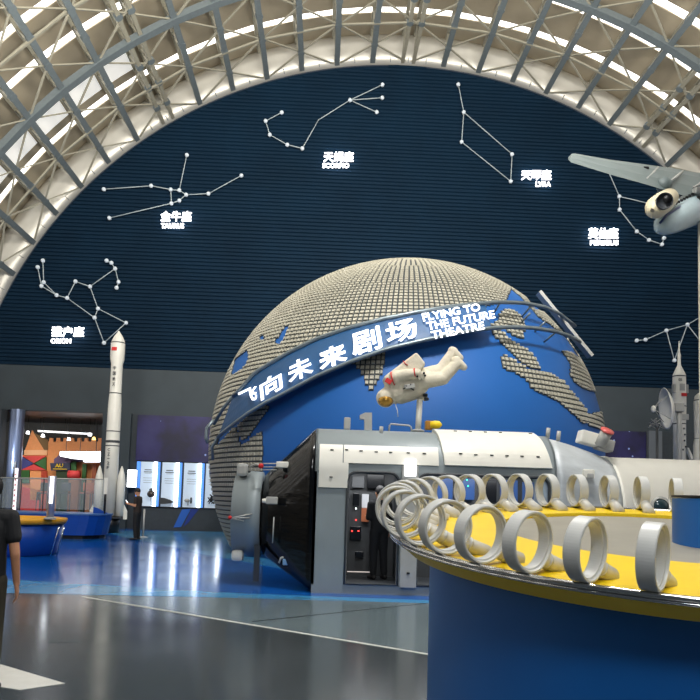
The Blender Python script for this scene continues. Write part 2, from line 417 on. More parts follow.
wall_sign('glowing white sign reading SCORPIO under its name in Chinese', '天蝎座', 'SCORPIO', (323.5, 152, 353.5, 162), (322.5, 163.5, 349, 168.2))
wall_sign('glowing white sign reading LYRA under its name in Chinese', '天琴座', 'LYRA', (521, 170.2, 551, 180.3), (535.5, 182, 550.5, 186.8))
wall_sign('glowing white sign reading PERSEUS under its name in Chinese', '英仙座', 'PERSEUS', (588, 228, 618, 239), (590, 240.5, 618, 245.3))

# ---------------------------------------------------------------- globe theatre
GD = 22.5; ga = math.radians(4.26+2.2)
GC = Vector((GD*math.sin(ga), GD*math.cos(ga), 2.96)); GR = 5.86
def inside(p, poly):
    x, y = p; c = False; n = len(poly)
    for i in range(n):
        x1, y1 = poly[i]; x2, y2 = poly[i-1]
        if (y1 > y) != (y2 > y) and x < (x2-x1)*(y-y1)/(y2-y1)+x1: c = not c
    return c
def c4(L): return [(470+x/4.667, 270+y/4.667) for x, y in L]
land = {
 'asia': [(190,540),(190,250),(420,240),(490,262),(513,283),(504,302),(478,308),(424,318),(384,330),(351,345),(317,358),(293,370),(255,391),(236,398),(228,416),(221,433),(216,448),(236,426),(241,447),(247,442),(262,431),(263,440),(263,560)],
 'wedge': [(238,426),(262,404),(270,407),(247,439),(242,440)],
 'peninsula': [(350,360),(360,370),(371,391),(378,380),(383,370),(386,352),(368,350)],
 'islands': c4([(150,190),(190,185),(235,215),(255,265),(238,325),(190,300),(150,262),(120,262),(150,290),(200,340),(250,362),(300,405),(328,468),(290,462),(230,425),(180,375),(120,315),(85,262),(130,240)]),
 'guinea': c4([(140,405),(165,398),(180,405),(230,440),(300,465),(360,478),(430,515),(490,590),(545,660),(550,720),(500,690),(430,625),(360,590),(300,560),(255,505),(215,485),(150,455)]),
 'america': c4([(425,378),(470,385),(510,420),(560,435),(600,490),(612,575),(540,560),(490,530),(465,490),(470,440)]),
 'arctic_rim': c4([(195,60),(240,110),(300,185),(340,200),(400,245),(490,315),(500,350),(440,310),(380,262),(320,222),(240,130),(190,90)]),
 'antarctic': [(572,418),(600,412),(640,410),(640,440),(600,430),(585,424)],
}
lakes = [[(231,376),(235,360),(248,350),(250,356),(246,366),(238,373)], [(259,335.5),(266,335.5),(266,341),(260,340)], [(273,345),(287,325),(290,326),(282,344)], [(228,362),(232,352),(236,352),(232,364)]]
globe = thing('globe_theatre', 'huge blue globe theatre covered in grey tile continents with a lettered banner', 'theatre', (GC.x, GC.y, 0))
mb = MB(); prof = []
for i in range(0, 65):
    t = PI*i/64; zz = -GR*math.cos(t)
    if GC.z+zz < -.05: continue
    prof.append((zz, max(.001, GR*math.sin(t))))
prof = [(-GC.z, math.sqrt(GR**2-GC.z**2))]+prof
mb.lathe(prof, GC, (0, 0, 1), ocean, n=128); mb.build('ocean_sphere', globe)
tiles = {k: MB() for k in land}; tiles['far_side'] = MB(); base = {k: MB() for k in tiles}
pitch = .128; rows = int(PI*GR/pitch)
nlast = None
for i in range(1, rows):
    th = PI*i/rows; z = GR*math.cos(th)
    if GC.z+z < .1: break
    circ = 2*PI*GR*math.sin(th)/pitch
    bands = [int(2*PI*GR/pitch*f) for f in (1, .8, .62, .48, .36, .26, .18, .12, .07, .04, .02)]
    n = min(bands, key=lambda q: abs(math.log(q/circ)))
    for j in range(n):
        ph = 2*PI*(j+.5)/n; d = Vector((math.sin(th)*math.sin(ph), -math.sin(th)*math.cos(ph), math.cos(th)))
        p = GC+d*GR; px, py = project(p); vis = d.dot((EYE-p).normalized()) > -.03
        key = None; ext = None
        e = Vector((math.cos(ph), math.sin(ph), 0)); nn = d.cross(e)*-1; nn.normalize()
        wv = 2*PI*GR*math.sin(th)/n
        if vis:
            for kk, poly in land.items():
                if max(px-8, min(q[0] for q in poly)) > min(px+8, max(q[0] for q in poly)) or not (min(q[1] for q in poly)-8 < py < max(q[1] for q in poly)+8): continue
                hit = []
                for a_ in (-.375, -.125, .125, .375):
                    for b_ in (-.375, -.125, .125, .375):
                        pp = project(p+e*wv*a_+nn*pitch*b_)
                        if inside(pp, poly) and not any(inside(pp, l) for l in lakes): hit.append((a_, b_))
                if len(hit) >= 3:
                    key = kk; ext = (min(h[0] for h in hit)-.125, max(h[0] for h in hit)+.125, min(h[1] for h in hit)-.125, max(h[1] for h in hit)+.125); break
        elif th < 1.25 and math.sin(3*ph)+.4*math.sin(7*ph+5*th) > -.2: key = 'far_side'
        if not key: continue
        x0, x1, y0, y1 = ext or (-.5, .5, -.5, .5)
        p = p+e*wv*(x0+x1)/2+nn*pitch*(y0+y1)/2; wv = wv*(x1-x0); ph_ = pitch*(y1-y0); hw, hh = wv*.36, ph_*.34
        b = p-d*.0; tp = p+d*.05
        vs = [b+e*x+nn*y for x, y in ((-hw,-hh),(hw,-hh),(hw,hh),(-hw,hh))]+[tp+e*x*.9+nn*y*.9 for x, y in ((-hw,-hh),(hw,-hh),(hw,hh),(-hw,hh))]
        tiles[key].add(vs, [(4,5,6,7),(0,1,5,4),(1,2,6,5),(2,3,7,6),(3,0,4,7)], tile_m)
        hb, vb = wv*.5, ph_*.5; q = p+d*.02
        base[key].add([q+e*x+nn*y for x, y in ((-hb,-vb),(hb,-vb),(hb,vb),(-hb,vb))]+[p-d*.03+e*x+nn*y for x, y in ((-hb,-vb),(hb,-vb),(hb,vb),(-hb,vb))], [(0,1,2,3),(0,1,5,4),(1,2,6,5),(2,3,7,6),(3,0,4,7)], tile_base)
for k in tiles:
    if tiles[k].v:
        o = base[k].build('land_base', globe, weld=False); tiles[k].build('land_tiles', o, weld=False)
# banner band with two rails
top = [(233,396),(237,392.5),(255,372.5),(270,363),(293,350),(317,338.5),(351,327),(384,318.5),(420,311.5),(450,306.5),(485,303),(502,302),(524,303),(545,307),(560,314),(575,326)]
bot = [(218,437),(231,426),(248.6,413),(265,403),(283,394),(317,376),(351,361.5),(386,349),(420,341),(455,333.5),(491.5,328),(513,327),(534,328),(556,331.5),(570,336),(580,342)]
RB = GR+.38
def resample(L, n):
    d = [0]
    for p, q in zip(L, L[1:]): d.append(d[-1]+math.dist(p, q))
    out = []
    for i in range(n+1):
        t = d[-1]*i/n; k = max(j for j in range(len(d)) if d[j] <= t+1e-9); k = min(k, len(L)-2)
        f = (t-d[k])/(d[k+1]-d[k]); out.append((L[k][0]+(L[k+1][0]-L[k][0])*f, L[k][1]+(L[k+1][1]-L[k][1])*f))
    return out
iT = [p for p in top if p[0] <= 495]; iB = [p for p in bot if p[0] <= 492]
T = resample(iT, 60); B = resample(iB, 60)
mb = MB(); vs = []; fs = []; K = 5
for t_, b_ in zip(T, B):
    for j in range(K):
        f = j/(K-1); vs.append(at_sphere(b_[0]+(t_[0]-b_[0])*f, b_[1]+(t_[1]-b_[1])*f, GC, RB))
for i in range(60):
    for j in range(K-1): fs.append((i*K+j, (i+1)*K+j, (i+1)*K+j+1, i*K+j+1))
nv = len(vs); vs += [GC+(v-GC)*((RB-.06)/RB) for v in vs]
fs += [tuple(nv+q for q in f) for f in fs]
for i in range(60):
    fs += [(i*K, (i+1)*K, nv+(i+1)*K, nv+i*K), (i*K+K-1, (i+1)*K+K-1, nv+(i+1)*K+K-1, nv+i*K+K-1)]
mb.add(vs, fs, ocean_pale, False); ban = mb.build('banner', globe)
for L in (top, bot):
    mb = MB(); mb.tube([at_sphere(x, y, GC, RB+.02) for x, y in resample(L, 60)], .05, metal_t, 8); mb.build('rail', globe)
mb = MB(); mb.tube([at_sphere(x, y, GC, GR+.3) for x, y in [(218,437),(212,447),(213,460)]], .045, metal_t, 8)
mb.tube([at_sphere(x, y, GC, GR+.3) for x, y in [(233,396),(222,410),(214,424)]], .045, metal_t, 8)
p_ = Vector(at_sphere(212, 425, GC, GR+.3))
mb.tube([at_y(214, 420, p_.y), at_y(207, 428, p_.y), at_y(206, 438, p_.y), at_y(208, 443, p_.y)], .05, metal_t, 8)
mb.build('rail_end', globe)
for x, y in ((531,306),(530,313),(545,322),(555,333),(500,303),(300,348),(440,309)):
    mb = MB(); q = at_sphere(x, y, GC, RB); mb.tube([q, GC+(q-GC).normalized()*GR], .025, metal_t, 6); mb.build('rail_bracket', globe)
q0, q1 = at_sphere(565, 330, GC, RB), None
yq = GC.y-1.0
mb = MB(); a_, b_ = at_y(538.5, 292.5, yq), at_y(590.5, 356.5, yq); mb.bar(a_, b_, .09, .55, lgrey, Vector((.2, 1, 0))); mb.build('end_plate', globe)
mb = MB(); mb.tube([at_sphere(560, 314, GC, RB), at_y(564, 323, yq)], .04, metal_t, 6); mb.tube([at_sphere(575, 337, GC, RB), at_y(577, 340, yq)], .04, metal_t, 6); mb.build('end_plate_arm', globe)
def sph_text(name, txt, quad, bold):     # quad: pixel corners BL, BR, TR, TL of the lettering on the banner
    BL, BR, TR, TL = quad
    def f(u, v, w):
        x = (BL[0]*(1-u)+BR[0]*u)*(1-v)+(TL[0]*(1-u)+TR[0]*u)*v; y = (BL[1]*(1-u)+BR[1]*u)*(1-v)+(TL[1]*(1-u)+TR[1]*u)*v
        return at_sphere(x, y, GC, RB+.03+.05*w)
    mb = MB(); text_mb(mb, txt, text_lit, f, bold); mb.build(name, ban)
for ch, q in (('飞', [(242,408),(257,399),(257,384),(238,393)]), ('向', [(261,401),(283,388),(281,370),(259,382)]), ('未', [(289,384),(314,373),(310,354),(286,365)]),
              ('来', [(320,371),(348,360.5),(345,341),(317,352)]), ('剧', [(353,357),(383,347.5),(379,325),(349.5,334)]), ('场', [(388,345),(418,337),(415,316),(384,324.5)])):
    sph_text('chinese_letter', ch, q, .036 if ch == '来' else .025)
sph_text('english_lettering', 'FLYING TO', [(423.5,321.5),(481,310.5),(479,302.8),(421.5,313.5)], .025)
sph_text('english_lettering', 'THE FUTURE', [(428,330.5),(495.5,318),(494,310),(426,322.5)], .025)
sph_text('english_lettering', 'THEATRE', [(432.5,339.5),(485,329),(483.5,321.3),(430.5,331.5)], .025)
# ---------------------------------------------------------------- organic shapes: tapered limbs fused into one skin
def capsule(mb, a, b, ra, rb, m, n=12):
    a = Vector(a); b = Vector(b); L = (b-a).length
    if L < 1e-5: mb.ball(a, ra, m, n); return
    t = (b-a)/L; pts = []; rs = []
    for i in range(5):
        q = PI/2*(1-i/4); pts.append(a-t*ra*math.sin(q)); rs.append(max(.001, ra*math.cos(q)))
    for i in range(1, 5):
        f = i/5; pts.append(a+(b-a)*f); rs.append(ra+(rb-ra)*f)
    for i in range(5):
        q = PI/2*i/4; pts.append(b+t*rb*math.sin(q)); rs.append(max(.001, rb*math.cos(q)))
    mb.tube(pts, rs, m, n)
def fuse(name, mb, m, voxel, parent, smooth=4):
    me = bpy.data.meshes.new('tmp'); me.from_pydata(mb.v, [], mb.f); me.update()
    import bmesh
    bm = bmesh.new(); bm.from_mesh(me); bmesh.ops.remove_doubles(bm, verts=bm.verts, dist=1e-5); bmesh.ops.recalc_face_normals(bm, faces=bm.faces); bm.to_mesh(me); bm.free()
    o = bpy.data.objects.new('tmp', me); COL.objects.link(o)
    r = o.modifiers.new('r', 'REMESH'); r.mode = 'VOXEL'; r.voxel_size = voxel; r.use_smooth_shade = True
    s_ = o.modifiers.new('s', 'SMOOTH'); s_.iterations = smooth; s_.factor = .5
    dg = bpy.context.evaluated_depsgraph_get(); me2 = bpy.data.meshes.new_from_object(o.evaluated_get(dg))
    bpy.data.objects.remove(o); bpy.data.meshes.remove(me); me2.name = name
    me2.materials.clear(); me2.materials.append(m)
    for p in me2.polygons: p.use_smooth = True
    o = bpy.data.objects.new(name, me2); COL.objects.link(o)
    if parent is not None: o.parent = parent; o.matrix_parent_inverse = world_of(parent).inverted()
    return o
def hand(mb, w, d, side, r=1.0, curl=.5, palm=None, thumb=None):
    # w: wrist, d: direction of the fingers, side: across the palm towards the thumb
    d = Vector(d).normalized(); side = Vector(side); side = (side-d*side.dot(d)).normalized(); nrm = d.cross(side)
    if palm: nrm = nrm*palm
    pc = w+d*.05*r
    for f in (-.028, -.01, .01, .028): capsule(mb, w+side*f*.6*r, w+d*.085*r+side*f*r, .016*r, .013*r, skin, 8)
    for i, L in enumerate((.062, .076, .082, .072)):
        f = (-.030+.020*i)*r; b0 = w+d*.085*r+side*f; b1 = b0+(d+nrm*.25*curl).normalized()*L*.5*r; b2 = b1+(d+nrm*1.3*curl).normalized()*L*.5*r
        capsule(mb, b0, b1, .0095*r, .009*r, skin, 8); capsule(mb, b1, b2, .009*r, .0075*r, skin, 8)
    t0 = w+d*.03*r+side*.028*r; t1 = t0+(d*.7+side*.7+nrm*.2).normalized()*.038*r; t2 = t1+(d+side*.1+nrm*.4).normalized()*.032*r
    capsule(mb, t0, t1, .013*r, .011*r, skin, 8); capsule(mb, t1, t2, .011*r, .009*r, skin, 8)
def person(label, loc, face, arms, shirt, trousers, h=1.70, voxel=.012, sleeve=.55, head_dir=0, long_hair=False, group=None, gaze=0):
    root = thing('person', label, 'person', loc, group)
    k = h/1.70; R_ = Matrix.Rotation(face, 3, 'Z'); L0 = Vector(loc)
    def T(x, y, z): return L0+R_ @ Vector((x, y, z))*k           # x to the figure's right, y forward
    def TV(v): return R_ @ Vector(v)
    body = MB(); cap = lambda m_, a, b, ra, rb: capsule(m_, T(*a), T(*b), ra*k, rb*k, skin)
    RH = Matrix.Rotation(face+head_dir, 3, 'Z')
    hc = Vector((0, .03, 1.585))
    def H(x, y, z): return T(*hc)+Matrix.Rotation(face+head_dir, 3, 'Z') @ (Matrix.Rotation(-gaze, 3, 'X') @ Vector((x, y, z)))*k
    HR = RH @ Matrix.Rotation(-gaze, 3, 'X')
    body.ball(H(0, 0, .01), .1*k, skin, 20, (.78, .95, 1.12), HR); body.ball(H(0, .03, -.05), .07*k, skin, 16, (.8, .95, 1), HR)
    capsule(body, H(0, .085, .005), H(0, .108, -.022), .011*k, .015*k, skin, 8)                     # nose
    capsule(body, H(-.02, .088, -.055), H(.02, .088, -.055), .009*k, .009*k, skin, 8)               # mouth
    for s in (-1, 1):
        body.ball(H(s*.08, -.01, -.005), .024*k, skin, 10, (.4, .8, 1.2), HR)
        capsule(body, H(s*.035, .082, .035), H(s*.015, .09, .032), .009*k, .008*k, skin, 8)         # brow
    cap(body, (0, -.005, 1.40), (0, .01, 1.53), .058, .052)
    cap(body, (-.13, 0, 1.385), (.13, 0, 1.385), .062, .062); cap(body, (0, 0, 1.0), (0, 0, 1.3), .095, .1)
    for s in (-1, 1):
        hip, knee, ank = (s*.09, 0, .9), (s*.10, .02, .48), (s*.11, -.02, .09)
        cap(body, hip, knee, .088, .056); cap(body, knee, ank, .055, .036)
        cap(body, (s*.115, -.04, .045), (s*.13, .13, .035), .035, .03)
        sh, el, wr = (s*.185, 0, 1.385), arms[s][0], arms[s][1]
        cap(body, sh, el, .048, .038); cap(body, el, wr, .038, .026)
        w = T(*wr); d = (T(*wr)-T(*el)).normalized()
        hand(body, w, TV(arms[s][2]) if len(arms[s]) > 2 else d, TV((0, 1, 0) if len(arms[s]) < 4 else arms[s][3]), k, .6, -s)
    fuse('body', body, skin, voxel, root, 2)
    sh_ = MB()
    for z0, z1, a0, a1 in ((.93, 1.1, .128, .122), (1.1, 1.3, .122, .130)):
        for s in (-1, 0, 1): cap(sh_, (s*.055, 0, z0), (s*.06, 0, z1), a0*.93, a1*.9)
    cap(sh_, (-.145, 0, 1.375), (.145, 0, 1.375), .074, .074); cap(sh_, (0, 0, 1.38), (0, 0, 1.44), .08, .062)
    for s in (-1, 1):
        sh, el = Vector((s*.185, 0, 1.385)), Vector(arms[s][0]); wr = Vector(arms[s][1])
        if sleeve <= 1: cap(sh_, sh, sh+(el-sh)*sleeve, .064, .064)
        else: cap(sh_, sh, el, .064, .052); cap(sh_, el, el+(wr-el)*.8, .052, .042)
    fuse('shirt', sh_, shirt, voxel, root, 5)
    tr = MB(); cap(tr, (-.05, 0, .93), (.05, 0, .93), .118, .118)
    for s in (-1, 1):
        cap(tr, (s*.085, 0, .88), (s*.10, .015, .48), .105, .078); cap(tr, (s*.10, .015, .48), (s*.11, -.02, .12), .078, .066)
    fuse('trousers', tr, trousers, voxel, root, 4)
    for s in (-1, 1):
        q = MB(); cap(q, (s*.113, -.06, .048), (s*.12, .02, .05), .046, .045); cap(q, (s*.12, .02, .045), (s*.132, .15, .038), .045, .034); fuse('shoe', q, shoe_m, voxel, root, 2)
    hr = MB(); hr.ball(H(0, -.018, .04), .106*k, hair, 18, (.84, .98, 1.0), HR)
    if long_hair: hr.ball(H(0, -.05, -.02), .1*k, hair, 16, (.8, .7, 1.2), HR)
    o = fuse('hair', hr, hair, max(.008, voxel*.8), root, 2)
    for s in (-1, 1):
        q = MB(); q.ball(H(s*.03, .093, .014), .009*k, black, 8); q.build('eye', root)
    return root

# ---------------------------------------------------------------- space station module
MY, MA, MH, MZ = 12.45, 1.4, 1.41, 1.44                  # front plane, half depth, half height, centre height
def rr(hw, hh, rt, rb, cy, cz, n=10):                    # closed section, starts low at the front, goes up the front, over the top
    pts = []
    for (sx, sz, r, a0) in ((-1, -1, rb, 1.5*PI), (-1, 1, rt, PI), (1, 1, rt, .5*PI), (1, -1, rb, 0)):
        for i in range(n+1):
            a = a0-PI/2*i/n
            pts.append((cy+sx*(hw-r)+r*math.cos(a), cz+sz*(hh-r)+r*math.sin(a)))
    return pts
def loft(mb, secs, m, caps=True, smooth=True, skip=None):
    n = len(secs[0][1]); vs = [Vector((x, y, z)) for x, s_ in secs for y, z in s_]; fs = []
    for i in range(len(secs)-1):
        for j in range(n):
            if skip and skip(j): continue
            j2 = (j+1) % n; fs.append((i*n+j, i*n+j2, (i+1)*n+j2, (i+1)*n+j))
    if caps: fs += [tuple(range(n)), tuple((len(secs)-1)*n+j for j in range(n))[::-1]]
    mb.add(vs, fs, m, smooth)
CYM = MY+MA
RT = .8
def X_(px, Y=MY, py=500): return at_y(px, py, Y).x
x0, xd0, xd1, xo0, xo1, x1 = X_(314), X_(347), X_(398.5), X_(418), X_(549), X_(557, MY, 470)
ZT = 2.06                                                # top of the door openings
mod = thing('space_station_module', 'full-size grey and white space station module with open doorways and black tail cone', 'spacecraft', (2.5, CYM, 0))
# shell: roof and back
mb = MB(); sec = rr(MA, MH, RT, .12, CYM, MZ)
n_ = len(sec)
def arcsec(): return sec
up_i = [i for i in range(n_) if sec[i][0] < CYM-MA+1e-6 and abs(sec[i][1]-(MZ+MH-RT)) < 1e-6][0]
order = sec[up_i:]+[(sec[-1][0]-.02, sec[-1][1])]        # from the top of the front wall, over the roof, down the back to the floor
open_sec = order[:-1]
vs = [Vector((x, y, z)) for x in (x0, x1) for y, z in open_sec]; k_ = len(open_sec)
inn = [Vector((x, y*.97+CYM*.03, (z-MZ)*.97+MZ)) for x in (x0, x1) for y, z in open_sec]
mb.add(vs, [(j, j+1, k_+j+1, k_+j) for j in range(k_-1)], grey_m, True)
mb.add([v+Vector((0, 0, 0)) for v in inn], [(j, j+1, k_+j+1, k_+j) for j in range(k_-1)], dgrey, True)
def wallbox(xa, xb, za, zb, m=grey_m, th=.1): mb.box(((xa+xb)/2, MY+th/2, (za+zb)/2), (xb-xa, th, zb-za), m)
wallbox(x0, xd0, .0, ZT); wallbox(xd1, xo0, 0, ZT); wallbox(xo1, x1, 0, ZT)
wallbox(xd0, xd1, 0, .17); wallbox(xo0, xo1, 0, .17)
def rim(xa, xb, za, zb, r=.16):                          # rounded-corner frame of an opening
    outer = [(xa, za), (xb, za), (xb, zb), (xa, zb)]; inner = []
    for cx, cz, a0 in ((xb-r, zb-r, 0), (xa+r, zb-r, PI/2)):
        for i in range(7):
            a = a0+PI/2*i/6; inner.append((cx+r*math.cos(a), cz+r*math.sin(a)))
    for (cx, cz, ox, oz, a0) in ((xb-r, zb-r, xb, zb, 0), (xa+r, zb-r, xa, zb, PI/2)):
        poly = [(ox, oz)]+[(cx+r*math.cos(a0+PI/2*i/6), cz+r*math.sin(a0+PI/2*i/6)) for i in range(7)]
        mb.prism([(x, MY, z) for x, z in poly], (0, .1, 0), grey_m)
rim(xd0, xd1, .17, ZT); rim(xo0, xo1, .17, ZT, .2)
# end walls
for xe in (x0, x1-.04): mb.prism([(xe, y, z) for y, z in sec], (.04, 0, 0), grey_m)
mb.build('hull', mod)
mb = MB()
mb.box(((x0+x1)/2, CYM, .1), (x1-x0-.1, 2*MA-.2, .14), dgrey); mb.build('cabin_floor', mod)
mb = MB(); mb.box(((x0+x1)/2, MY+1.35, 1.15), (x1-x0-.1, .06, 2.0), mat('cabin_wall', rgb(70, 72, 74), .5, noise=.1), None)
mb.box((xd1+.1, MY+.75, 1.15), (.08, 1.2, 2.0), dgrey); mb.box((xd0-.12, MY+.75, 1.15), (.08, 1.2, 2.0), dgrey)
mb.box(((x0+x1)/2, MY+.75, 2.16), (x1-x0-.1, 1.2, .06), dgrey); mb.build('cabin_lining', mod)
for xa, xb, nm in ((xd0, xd1, 'door_frame'), (xo0, xo1, 'hatch_frame')):
    mb = MB(); r = .16; pts = [(xa, MY-.01, .17), (xa, MY-.01, ZT-r)]+[(xa+r-r*math.cos(a), MY-.01, ZT-r+r*math.sin(a)) for a in (PI/8, PI/4, 3*PI/8, PI/2)]
    pts += [(xb-r+r*math.cos(a), MY-.01, ZT-r+r*math.sin(a)) for a in (PI/2, 3*PI/8, PI/4, PI/8)]+[(xb, MY-.01, ZT-r), (xb, MY-.01, .17)]
    mb.tube(pts, .028, dgrey, 6, closed=True); mb.build(nm, mod)
# plates on the hull, given by their run along x and their run up the section
def surf(X, s, off=0.0):                                  # s: distance up the front wall from the floor, then round the shoulder and over the roof
    zv = MZ+MH-RT
    if s <= zv: return Vector((X, MY-off, s))
    a = (s-zv)/RT
    if a <= PI/2: return Vector((X, MY+RT-(RT+off)*math.cos(a), zv+(RT+off)*math.sin(a)))
    return Vector((X, MY+RT+(s-zv-RT*PI/2), MZ+MH+off))
def s_px(px, py):
    lo, hi = 0.0, 2.05+RT*1.57
    for _ in range(40):
        md = (lo+hi)/2
        x = X_(px, surf(0, md).y, py)
        if project(surf(x, md))[1] > py: lo = md
        else: hi = md
    return (lo+hi)/2
def plate(name, x_a, x_b, s0, s1, m, off=.035, xb_top=None, xa_top=None, parent=None, n=14):
    mb = MB(); vs = []; xa_top = x_a if xa_top is None else xa_top; xb_top = x_b if xb_top is None else xb_top
    for o_ in (off, -.01):
        for i in range(n+1):
            f = i/n; s_ = s0+(s1-s0)*f
            vs += [surf(x_a+(xa_top-x_a)*f, s_, o_), surf(x_b+(xb_top-x_b)*f, s_, o_)]
    N_ = 2*(n+1); fs = []
    for i in range(n):
        fs += [(2*i, 2*i+1, 2*i+3, 2*i+2), (N_+2*i, N_+2*i+2, N_+2*i+3, N_+2*i+1), (2*i, 2*i+2, N_+2*i+2, N_+2*i), (2*i+1, N_+2*i+1, N_+2*i+3, 2*i+3)]
    fs += [(0, N_, N_+1, 1), (2*n, 2*n+1, N_+2*n+1, N_+2*n)]
    mb.add(vs, fs, m); return mb.build(name, parent or mod)
sA, sB, sC = s_px(330, 445.5), s_px(370, 464), s_px(330, 487.5)
plate('white_panel', X_(318), X_(341.5), sA, sB-.015, white_m)
plate('white_panel', X_(342.5), X_(438), sA, sB, white_m)
plate('white_panel', X_(318), X_(347.5), sC, sB, white_m)
plate('white_panel', X_(444), X_(551.5), s_px(500, 467.5), 2.05+RT*1.5, white_m, .06, xb_top=X_(541), xa_top=X_(437))
def stud(px, py, s_=None, w=2.0, off=.06):
    s_ = s_px(px, py); x = X_(px, surf(0, s_).y, py); p = surf(x, s_, off+.004)
    mb = MB(); mb.box(p, (.055, .03, .018), black); mb.build('slot', mod)
for px, py in ((332, 451), (346.5, 451), (361, 452), (376, 453), (390.5, 453.5), (408, 454), (424, 454.5), (331, 477)): stud(px, py, off=.035)
for px, py in ((460, 455.5), (475, 456.5), (491, 457), (506, 457.5), (521, 458), (537, 458.5), (455, 434.5), (470, 435), (485, 435.5), (500, 436), (530, 437)): stud(px, py)
# pillar between the openings, with a lit box on top
mb = MB(); mb.rbox(((X_(401)+X_(417.5))/2, MY-.03, 1.16), (X_(417.5)-X_(401), .1, 2.06), lgrey, .015); mb.box(((X_(401)+X_(417.5))/2, MY-.09, .38), (.05, .02, .03), black); mb.build('door_pillar', mod)
mb = MB(); mb.rbox(((X_(403)+X_(415))/2, MY-.1, at_y(409, 468, MY).z), (.2, .06, .3), mat('pillar_glow', rgb(235, 238, 240), .5, emit=(.95, .97, 1, 1), es=1.6), .02); lb = mb.build('pillar_lamp', mod)
# cabin fittings
BY = MY+1.28
lamp('AREA', 'cabin_fill', ((x0+x1)/2, MY+.7, 2.1), ((x0+x1)/2, MY+1.0, .3), 45, (.95, .97, 1), 3.6, .3)  # area lamp added to brighten the dark cabin
def fit(name, a, m, th=.05, Y=BY):
    p, q = at_y(a[0], a[1], Y), at_y(a[2], a[3], Y); mb = MB()
    mb.rbox(((p.x+q.x)/2, Y-th/2, (p.z+q.z)/2), (abs(q.x-p.x), th, abs(p.z-q.z)), m, .012); return mb.build(name, mod)
dk = mat('screen_black', rgb(14, 16, 20), .25); pan = mat('console_panel', rgb(92, 94, 96), .45)
fit('screen', (367, 474, 384, 489), dk, .06); fit('console_panel', (352, 476, 364, 488), pan); fit('slot_panel', (353, 493, 359, 506), dk)
fit('poster', (362, 494, 368.5, 508), mat('poster_white', rgb(214, 216, 220), .5), .02); fit('poster', (361.5, 508, 368.5, 522), mat('poster_orange', rgb(190, 112, 74), .5), .02)
fit('vent', (355, 551, 363, 558), dk); fit('control_panel', (350, 526, 361, 540), dk, .04)
led_r = mat('led_red', rgb(255, 30, 30), .4, emit=(1, .05, .04, 1), es=4); led_g = mat('led_green', rgb(30, 255, 120), .4, emit=(.05, 1, .4, 1), es=3); led_b = mat('screen_blue', rgb(30, 60, 110), .3, emit=(.1, .2, .45, 1), es=.25)
for x, y, m in ((352, 531, led_r), (358.5, 531, led_r), (356, 520, led_r), (356, 508.5, lamp_white), (424, 472, led_r), (431.5, 472.5, led_g), (476, 475, led_g), (467, 480, led_g), (468, 486, led_g), (533, 476, led_g)):
    p = at_y(x, y, BY-.08); mb = MB(); mb.ball(p, .014, m, 8); mb.build('indicator_light', mod)
for a in ((437, 478, 452, 503), (455, 478, 474, 500), (480, 480, 496, 503), (500, 480, 517, 503), (522, 482, 540, 503)): fit('screen', a, led_b if a[0] != 480 else dk)
fit('cabin_lamp_strip', (347, 571, 372, 572.6), mat('floor_glow', rgb(200, 180, 170), .5, emit=(1, .9, .85, 1), es=.5), .02, MY+.9)
# tail: black film cone and docking collar
xr1, xr0 = X_(263, CYM), X_(233, CYM)
z_s = 1.26
mb = MB(); secs = []
for f in (0, .12, .3, .5, .7, .85, 1):
    hw = MA+(.70-MA)*f; hh = MH+(.74-MH)*f; r = RT+(.70-RT)*f
    secs.append((x0-.01+(xr1+.05-x0)*f, rr(hw, hh, min(r, hw, hh), min(.12+f*.5, hw), CYM, MZ+(z_s-MZ)*f)))
loft(mb, secs, gloss_black); mb.build('black_film_cone', mod)
mb = MB(); mb.lathe([(0, .62), (.0, .79), (.12, .80), (.24, .80), (.25, .77), (.5, .75), (.52, .64), (.4, .5), (.3, .46)], (xr1, CYM, z_s), (-1, 0, 0), grey_m, n=40); mb.build('docking_collar', mod)
mb = MB(); mb.lathe([(.0, .46), (.3, .46), (.3, .05), (.28, .001)], (xr1, CYM, z_s), (-1, 0, 0), black, n=32); mb.build('docking_port', mod)
def at_part(name, px, py, Y, d, m, label=None, bev=.02):
    mb = MB(); mb.rbox(at_y(px, py, Y), d, m, bev); o = mb.build(name, mod)
    if label: o['label'] = label
    return o
at_part('lamp_housing', 242.5, 470, CYM-.4, (.2, .2, .24), lgrey, bev=.06); at_part('lamp_housing', 237.5, 555.5, CYM-.5, (.22, .2, .2), offwhite, bev=.07)
at_part('sensor_box', 282.5, 464.8, MY+.6, (.22, .14, .11), white_m); 
mb = MB(); a = at_y(262, 464, MY+.6)
for dz in (-.05, 0, .06): mb.tube([at_y(262, 467, MY+.6)+Vector((0, 0, dz)), at_y(277, 467, MY+.6)+Vector((0, 0, dz))], .012, lgrey, 6)
mb.ball(at_y(261, 466, MY+.6), .05, red, 10); mb.tube([at_y(248, 468, CYM-.4), at_y(256, 464, CYM-.5), at_y(261, 466, MY+.6)], .018, lgrey, 6); mb.build('docking_latch', mod)
at_part('sensor_box', 272, 500.5, MY+.40, (.2, .14, .13), lgrey); at_part('sensor_box', 289, 562, MY+.42, (.22, .12, .11), mat('pale_blue', rgb(120, 160, 200), .4))
mb = MB(); mb.lathe([(0, .05), (.1, .035)], at_y(268, 501, MY+.40), (-1, 0, 0), white_m, n=12, caps=True); mb.build('nozzle', mod); mb = MB(); mb.tube([at_y(287, 556, MY+.42), at_y(281, 558, MY+.4), at_y(279, 563, MY+.4)], .02, lgrey, 6); mb.build('hose', mod)
mb = MB()
for x, y in ((252, 514), (250, 518), (244, 521), (240, 519)): mb.tube([at_y(230, 518, CYM-.85), at_y(x, y, CYM-.8)], .012, lgrey, 6)
